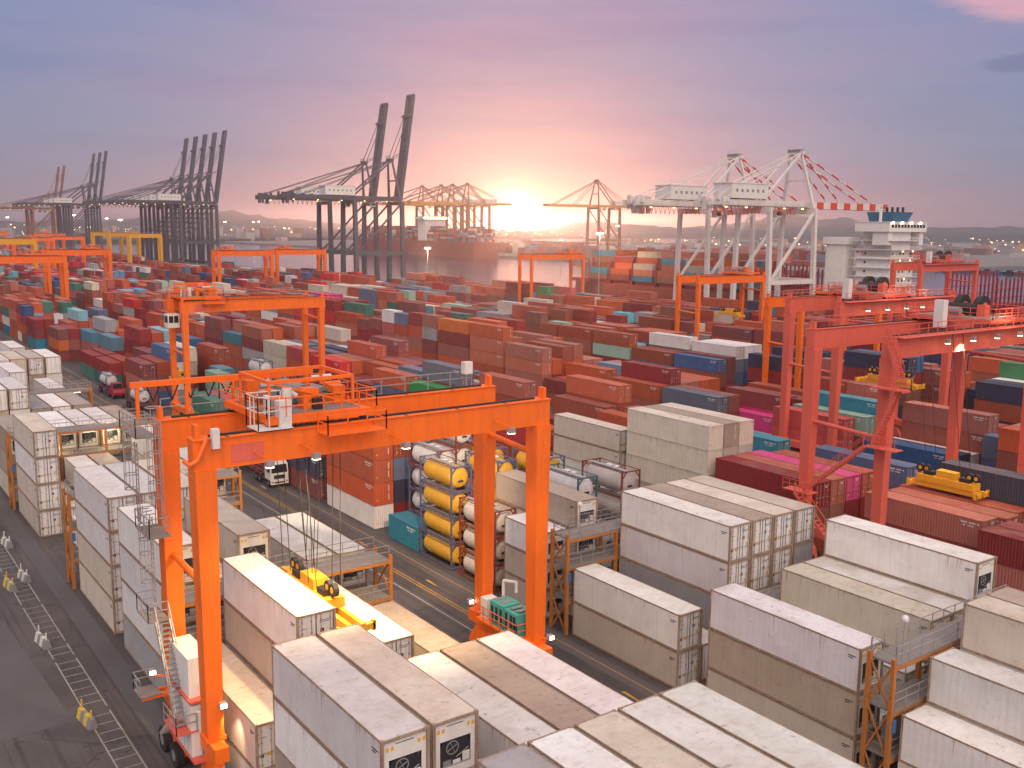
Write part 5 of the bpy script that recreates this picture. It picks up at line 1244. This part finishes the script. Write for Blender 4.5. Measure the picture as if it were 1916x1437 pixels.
    for q in range(6): mb.box(4.0, 4.03, *sorted((y(-gauge-14+q*2.6), y(-gauge-13+q*2.6))), zg+4.6, zg+5.6, 'grey')
    P(mb, 'machinery_house')
    mb = MB(); mb.box(-1.2, 1.2, *sorted((y(-gauge*.5-1.4), y(-gauge*.5+1.4))), zg-3.4, zg-.8, 'white'); mb.box(1.2, 1.24, *sorted((y(-gauge*.5-1.2), y(-gauge*.5+1.2))), zg-2.8, zg-1.4, 'glass'); P(mb, 'operator_cabin')
    mb = MB()
    for q in range(5): yy = -gauge-back+6+q*(gauge+back)/5; mb.box(4.2, 4.7, y(yy)-.35, y(yy)+.35, zg-.6, zg-.25, 'lampcity')
    P(mb, 'floodlight')
    return r
GG = 'grey quay cranes with raised booms'
QY = 284.0
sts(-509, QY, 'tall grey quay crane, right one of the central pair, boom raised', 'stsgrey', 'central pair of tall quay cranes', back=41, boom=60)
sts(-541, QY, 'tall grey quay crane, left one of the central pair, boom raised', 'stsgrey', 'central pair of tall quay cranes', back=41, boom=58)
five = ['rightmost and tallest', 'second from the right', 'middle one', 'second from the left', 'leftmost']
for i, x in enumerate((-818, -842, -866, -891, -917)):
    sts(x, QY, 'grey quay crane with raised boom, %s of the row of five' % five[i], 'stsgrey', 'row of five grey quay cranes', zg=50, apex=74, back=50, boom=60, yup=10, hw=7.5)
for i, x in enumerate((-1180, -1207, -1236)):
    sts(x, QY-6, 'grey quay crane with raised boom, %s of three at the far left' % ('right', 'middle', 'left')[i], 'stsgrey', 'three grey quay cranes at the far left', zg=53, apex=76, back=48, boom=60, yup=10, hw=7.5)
for i, x in enumerate((-1352, -1384)):
    sts(x, 270, 'orange brown quay crane with raised boom, %s of the two farthest' % ('right', 'left')[i], 'stsbrown', 'two orange brown quay cranes at the far left', zg=50, apex=70, back=46, boom=54, yup=9, hw=7.5, house='stsbrown')
sts(-228, 291, 'white quay crane with red striped boom reaching over the ship', 'stswhite', 'white quay cranes beside the ship', up=False, zg=41.5, apex=60.5, gauge=24, back=25, boom=47, hw=8, striped=True, s=.9, lw=1.45)
sts(-256, 291, 'white quay crane left of the striped boom, its own boom lowered', 'stswhite', 'white quay cranes beside the ship', up=False, zg=41.5, apex=60.5, gauge=24, back=32, boom=40, hw=8, striped=True, s=.9, lw=1.45)
# far terminal across the basin
FY = 697.0
for i, (u, ww) in enumerate(((785, 'leftmost'), (820, 'second'), (841, 'third'), (868, 'rightmost'))):
    a = YAW+math.atan((u-958)/1833); x = -FY/math.tan(a)
    sts(x, FY, 'distant yellow quay crane across the basin, %s of the four together' % ww, 'stsbrown', 'yellow quay cranes across the basin', up=False, zg=62, apex=88, gauge=32, back=40, boom=80, hw=10, girderkey='stsyel', s=1.3, sign=-1, g0=0)
a = YAW+math.atan((1105-958)/1833)
sts(-FY/math.tan(a), FY, 'distant yellow quay crane standing alone right of the sun', 'stsbrown', 'yellow quay cranes across the basin', up=False, zg=56, apex=84, gauge=30, back=26, boom=64, hw=10, girderkey='stsyel', s=1.1, sign=-1)

# ---------------------------------------------------------------- ships
shp = thing('container_ship', (-220, 314, -3), 'long container ship at our quay, white bridge tower, red lashing frames, loaded bow', 'ship')
def SP(mb, nm, par=None): return mb.build(nm, par or shp, (220, -314, 3) if par is None else None)
mb = MB(); Ya, Yb = 297.0, 331.0
hullp = [(-60, Ya+6), (-75, Ya), (-340, Ya), (-366, Ya+10), (-380, (Ya+Yb)/2), (-366, Yb-10), (-340, Yb), (-75, Yb), (-60, Yb-6)]
mb.prism([(x, y, -2.99) for x, y in hullp], [(x, y, 9.0) for x, y in hullp], 'hull'); SP(mb, 'hull')
for k in range(26):
    mb = MB(); x = -70-k*14.8
    if -226 < x < -184: continue
    if x < -352: break
    for y in [Ya+1+i*2.5 for i in range(13)]:
        mb.box(x-.25, x+.25, y-.18, y+.18, 9.01, 18.6+((k*7+int(y)*3)%5)*.55, 'shipred')
    for z in (11.2, 13.6, 16.2): mb.box(x-.6, x+.6, Ya+1, Yb-1, z, z+.2, 'shipred')
    SP(mb, 'lashing_bridge')
    mb = MB(); mb.box(x-13.5, x-1.2, Ya+2, Yb-2, 9.01, 10.6, 'shipred'); SP(mb, 'hatch_cover')
mb = MB(); X0, X1 = -210.0, -197.0
mb.box(X0, X1, 301, 315, 9.01, 25, 'shipwhite'); mb.box(X0+1, X1-1, 303, 314, 25.01, 33.5, 'shipwhite')
for k in range(7): z = 12+k*3.1; mb.box(X0-1.4, X1+1.4, 299.5, 316.5, z-.18, z, 'shipwhite'); mb.rail([(X1+1.4, 299.5, z), (X1+1.4, 316.5, z)], 1.1, 'shipwhite', 4, .12)
mb.box(X0+.5, X1+.8, 298.3, 320.5, 33.52, 36.6, 'shipwhite'); mb.box(X0+.4, X1+1.0, 298.1, 320.7, 36.62, 36.9, 'shipwhite')
for s_ in (299.2, 317.6): mb.box(X1-6, X1, s_, s_+2.5, 29, 33.5, 'shipwhite')
tower = SP(mb, 'bridge_tower')
mb = MB()
for k in range(11): mb.box(X1+.801, X1+.83, 299.5+k*1.85, 300.9+k*1.85, 34.9, 36.0, 'glass')
for k in range(5):
    for j in (0, 2, 3, 5): mb.box(X1+.001, X1+.03, 302.2+j*2.1, 302.9+j*2.1, 13.3+k*3.1, 14.1+k*3.1, 'glass')
    mb.box(X0+3, X0+3.7, 300.97, 300.999, 13.3+k*3.1, 14.1+k*3.1, 'glass')
SP(mb, 'windows', None)
mb = MB(); mb.prism([(-208, 304, 36.91), (-199, 304, 36.91), (-199, 313, 36.91), (-208, 313, 36.91)], [(-208.5, 303, 40.2), (-198, 303, 40.2), (-198, 314.5, 40.2), (-208.5, 314.5, 40.2)], 'shipblue')
for q in range(5): mb.tube((-206+q*1.2, 308+q*1.3, 40.21), (-206+q*1.2, 308+q*1.3, 42.0), .45, 'dark', 8)
SP(mb, 'funnel')
mb = MB(); mb.tube((-201, 300.5, 36.9), (-201, 300.5, 43), .25, 'shipwhite', 8); mb.beam((-201, 299, 41), (-201, 302, 41), .2, .2, 'shipwhite'); mb.tube((-203, 303, 36.9), (-203, 303, 41), .5, 'shipwhite', 10); SP(mb, 'mast')
mb = MB(); mb.box(-221.5, -214, 299, 305, 9.02, 29, 'shipwhite'); mb.box(-222.5, -213, 298.2, 307, 29.01, 31.5, 'shipwhite'); mb.beam((-215, 305, 29), (-211, 307, 25), .6, .6, 'shipwhite'); SP(mb, 'side_house')
for k in range(4):
    for j in range(2): mb = MB(); mb.box(X1+1.41, X1+1.7, 301.5+j*6+k*1.4, 302+j*6+k*1.4, 17.4+k*3.1, 17.8+k*3.1, 'lampcity'); SP(mb, 'deck_lamp')
for j in range(4): mb = MB(); mb.box(X1+1.01, X1+1.3, 299.5+j*5.4, 300.2+j*5.4, 36.3, 36.9, 'lampwarm'); SP(mb, 'deck_lamp')
deck = []; g = random.Random(5)
for k in range(7):
    x = -250-k*14.8
    for i in range(13):
        h = g.choice((2, 3, 4, 4, 5)) if k > 0 else 2
        for t in range(h):
            deck.append((x-12.2, x, Ya+1.2+i*2.5, Ya+1.2+i*2.5+CW, 10.7+t*2.62, 10.7+t*2.62+2.6, PC[g.choice(['brick', 'brick', 'brick', 'rust', 'rust', 'brown', 'maroon', 'tan', 'brown', 'teal', 'brown'])]))
stuff_mesh('deck_containers', deck, 'tight stacks of orange and red containers on the deck of the moored ship')
fs = thing('cargo_ship', (-1180, 660, -3), 'dark red cargo ship with lit white superstructure moored across the basin', 'ship')
mb = MB(); hp = [(-955, 668), (-980, 652), (-1290, 650), (-1310, 668), (-1290, 688), (-980, 688)]
mb.prism([(x+1180, y-660, .01) for x, y in hp], [(x+1180, y-660, 19) for x, y in hp], 'hull'); mb.build('hull', fs)
mb = MB(); mb.box(66, 84, -6, 24, 19.01, 50, 'shipwhite'); mb.box(64, 86, -10, 28, 46, 49, 'shipwhite'); mb.build('superstructure', fs)
mb = MB()
for k in range(8): mb.box(86.01, 86.5, -8+k*4.4, -6.5+k*4.4, 46.5, 48.4, 'lampwarm')
mb.build('deck_lamp', fs)
deck = []
for k in range(18):
    x = -985-k*16
    if -1130 < x < -1085: continue
    for i in range(12):
        for t in range(g.choice((2, 4, 5, 6, 7))): deck.append((x-12.2, x, 655+i*2.6, 655+i*2.6+CW, 16.2+t*2.62, 16.2+t*2.62+2.6, PC[g.choice(['brick', 'rust', 'maroon', 'maroon', 'cream', 'teal', 'grey'])]))
stuff_mesh('far_deck_containers', deck, 'rows of dull red containers stacked on the ship across the basin')

# ---------------------------------------------------------------- far shores, hills, town
b = MB(); b.box(-2600, -520, 694, 1600, -4, -.4, 'apron'); struct('far_quay_ground', b)
rest = []; g = random.Random(13)
for bi in range(6):
    x = -560
    while x > -1500:
        t = g.choice((1, 2, 3, 4, 5))
        rest.append((x-12.2, x, 775+bi*40, 775+bi*40+16, -.3, -.3+2.6*t, PC[g.choice(['brick', 'rust', 'maroon', 'brown', 'cream', 'teal', 'grey', 'slate'])])); x -= 13.5
stuff_mesh('distant_yard_containers', rest, 'blocks of containers on the terminal across the basin')
def shore(name, pts, z, key): 
    b = MB(); P_ = [px(u, v, -3) for u, v in pts]; b.prism([(p.x, p.y, -3.5) for p in P_], [(p.x, p.y, z) for p in P_], key); return struct(name, b)
shore('far_spit_land', [(1150, 486), (1400, 488), (1950, 496), (2400, 506), (2400, 462), (1950, 456), (1500, 455), (1150, 455)], -1.2, 'land')
shore('far_left_land', [(-400, 452), (300, 456), (560, 452), (900, 447), (1180, 446), (1180, 438), (900, 436), (300, 430), (-400, 423)], 4, 'land')
def ridge(name, pts, dist, z0, seed, key='hill', depth=500):
    """pts: (pixel column, height above sea in m); a hill range at the given distance"""
    g = random.Random(seed); mb = MB(); cols = []
    us = []
    for (ua, ha), (ub, hb) in zip(pts, pts[1:]):
        n = max(2, int(abs(ub-ua)/14))
        for k in range(n): us.append((ua+(ub-ua)*k/n, ha+(hb-ha)*k/n))
    us.append(pts[-1]); rows = 7
    grid = []
    for u, h in us:
        a = YAW+math.atan((u-958)/1833); d = Vector((-math.cos(a), math.sin(a), 0)); row = []
        for j in range(rows):
            f_ = j/(rows-1); prof = math.sin(math.pi*min(1, f_*.95+.02))**.8
            p = d*(dist+depth*(f_-.5)*2); row.append(Vector((p.x, p.y, z0+h*prof*(1+g.uniform(-.10, .10)) if 0 < j < rows-1 else z0)))
        grid.append(row)
    for i in range(len(grid)-1):
        for j in range(rows-1): mb.face([grid[i][j], grid[i+1][j], grid[i+1][j+1], grid[i][j+1]], key)
    o = struct(name, mb)
    for p in o.data.polygons: p.use_smooth = True
    return o
ridge('hills', [(-300, 36), (-100, 54), (60, 42), (200, 51), (330, 78), (440, 105), (520, 72), (640, 50), (780, 26), (900, 20), (960, 16), (1010, 20), (1060, 60), (1130, 72), (1260, 42), (1400, 84), (1450, 132), (1480, 120), (1520, 90), (1560, 105), (1620, 72), (1750, 57), (1860, 63), (2000, 54), (2300, 66)], 5400, -3, 4, depth=600)
ridge('low_hills', [(-300, 20), (200, 17), (600, 13), (900, 7), (1000, 8), (1300, 20), (1500, 28), (1700, 26), (1900, 32), (2300, 26)], 4300, -3, 6, depth=220)
# far town: small buildings, sheds and lamps along the shores
g = random.Random(21); tv = []
for k in range(420):
    u = g.uniform(-50, 1950); v = g.uniform(446, 456) if u < 1150 else g.uniform(458, 484)
    if u < 560: v = g.uniform(432, 452)
    elif u < 1150: v = g.uniform(438, 446)
    p = px(u, v, -1); w = g.uniform(12, 45); d_ = g.uniform(10, 20); h = g.uniform(4, 16) if u > 1150 else g.uniform(6, 30)
    c = g.choice([(.3, .28, .27), (.45, .43, .42), (.2, .19, .2), (.5, .3, .2), (.25, .12, .09)])
    tv.append((p.x-w/2, p.x+w/2, p.y-d_/2, p.y+d_/2, -1.4, -1+h*(1 if u > 1150 else 1), c))
o = stuff_mesh('distant_town', tv, 'scattered low sheds and buildings along the far shores'); o['category'] = 'distant town'
mb = MB()
for k in range(330):
    u = g.uniform(-30, 1940); v = g.uniform(415, 445) if u < 1160 else g.uniform(452, 478)
    if u < 1160: p = px(u, g.uniform(436, 448), -1); z = g.uniform(6, 26)
    else: p = px(u, v, -1); z = g.uniform(4, 12)
    dd = (p-Vector((0, 0, CAMZ))).length; s_ = dd*g.choice((.00022, .0003, .0003, .0005))
    mb.box(p.x-s_, p.x+s_, p.y-s_, p.y+s_, z, z+2*s_, 'lampcity')
tag(mb.build('distant_lamps'), 'countless small warm lamps along the far shores', 'lamps', kind='stuff')
# floating booms right of the ship
for k in range(34):
    t = k/33; a0 = px(1430, 491, -3); a1 = px(1990, 519, -3); p = a0.lerp(a1, t); q = a0.lerp(a1, (k+.86)/33)
    d = (q-p); mb = MB(); L_ = d.length
    mb.prism([(-L_/2, -3, 0), (L_/2, -3, 0), (L_/2, 3, 0), (-L_/2, 3, 0)], [(-L_/2, -3, 2.6), (L_/2, -3, 2.6), (L_/2, 3, 2.6), (-L_/2, 3, 2.6)], ('shipblue', 'dark', 'maroonf')[k % 3 if k % 5 else 1])
    mb.box(-L_/4, L_/6, -2, 2, 2.61, 4.2, ('dark', 'bluegrey')[k % 2])
    o = mb.build('pontoon', None, (p+q)/2+Vector((0, 0, 0))); o.location.z = -3.2; o.rotation_euler = (0, 0, math.atan2(d.y, d.x))
    tag(o, 'low dark pontoon in the floating line behind the ship', 'pontoon', 'floating line of dark and blue pontoons')

# ---------------------------------------------------------------- lamp masts
def mast(x, y, h, label, n=4, z0=0.0, e=0):
    r = thing('lamp_mast', (x, y, z0), label, 'lamp mast', 'tall lamp masts around the port')
    mb = MB(); mb.tube((0, 0, 0), (0, 0, h), .28, 'galv', 10, .14); mb.build('pole', r)
    mb = MB(); mb.lathe_x([(-.1, 1.0), (.1, 1.0)], 'galv', 12, 0, 0) if False else mb.box(-1.1, 1.1, -1.1, 1.1, h, h+.25, 'galv'); mb.build('lamp_ring', r)
    for k in range(n):
        t = 2*math.pi*k/n+.4; mb = MB(); X_, Y_ = 1.0*math.cos(t), 1.0*math.sin(t); mb.box(X_-.45, X_+.45, Y_-.45, Y_+.45, h-.55, h-.05, 'lampfar'); mb.build('floodlight', r)
    if e:
        l = bpy.data.lights.new('mast_lamp', 'POINT'); l.energy = e; l.color = (1, .72, .4); l.shadow_soft_size = .8
        o = bpy.data.objects.new('mast_lamp', l); COL.objects.link(o); o.location = (x, y, z0+h-1.6)
mast(-330, 286, 31.8, 'lamp mast with a bright head right of the low sun', 6, e=16000)
mast(-430, 258, 23.2, 'short lamp mast with a single bright lamp left of the sun', 4, e=30000)
for i, (u, v, d, lb) in enumerate(((225, 413, 840, 'brightest lamp mast, left of the row of five quay cranes'), (139, 404, 1000, 'lamp mast above the yellow gantry cranes'), (200, 410, 1100, 'smaller lamp mast beside the brightest one at the left'),
                           (421, 413, 1250, 'lamp mast right of the row of five quay cranes'), (474, 414, 1500, 'left lamp mast of a close pair behind the basin'), (484, 413, 1450, 'right lamp mast of a close pair behind the basin'), (14, 408, 1050, 'lamp mast at the left edge of the view'),
                           (1156, 420, 900, 'lamp mast left of the white quay cranes'), (1050, 446, 900, 'lamp mast between the sun and the lone yellow crane'))):
    dd = fw+(u-958)/1833*r2-(v-718.5)/1833*u2; p = Vector((0, 0, CAMZ))+dd*(d/dd.dot(fw))
    mast(p.x, p.y, max(8, p.z+1), lb, 6 if i == 0 else 3, 0 if p.y < 290 else -2, e=0)

# ---------------------------------------------------------------- haze
hz = MB(); hz.box(-6400, 160, -1600, 6400, -7, 122, 'grey')
hm = bpy.data.materials.new('harbour_haze'); hm.use_nodes = True; t = hm.node_tree
for n in list(t.nodes): t.nodes.remove(n)
o_ = t.nodes.new('ShaderNodeOutputMaterial'); pv = t.nodes.new('ShaderNodeVolumePrincipled')
pv.inputs['Color'].default_value = (.93, .90, .93, 1); pv.inputs['Density'].default_value = .00016; pv.inputs['Anisotropy'].default_value = .85
t.links.new(pv.outputs[0], o_.inputs['Volume'])
MT['haze'] = hm; hz.mats = ['haze']; ho = hz.build('haze'); tag(ho, kind='stuff')
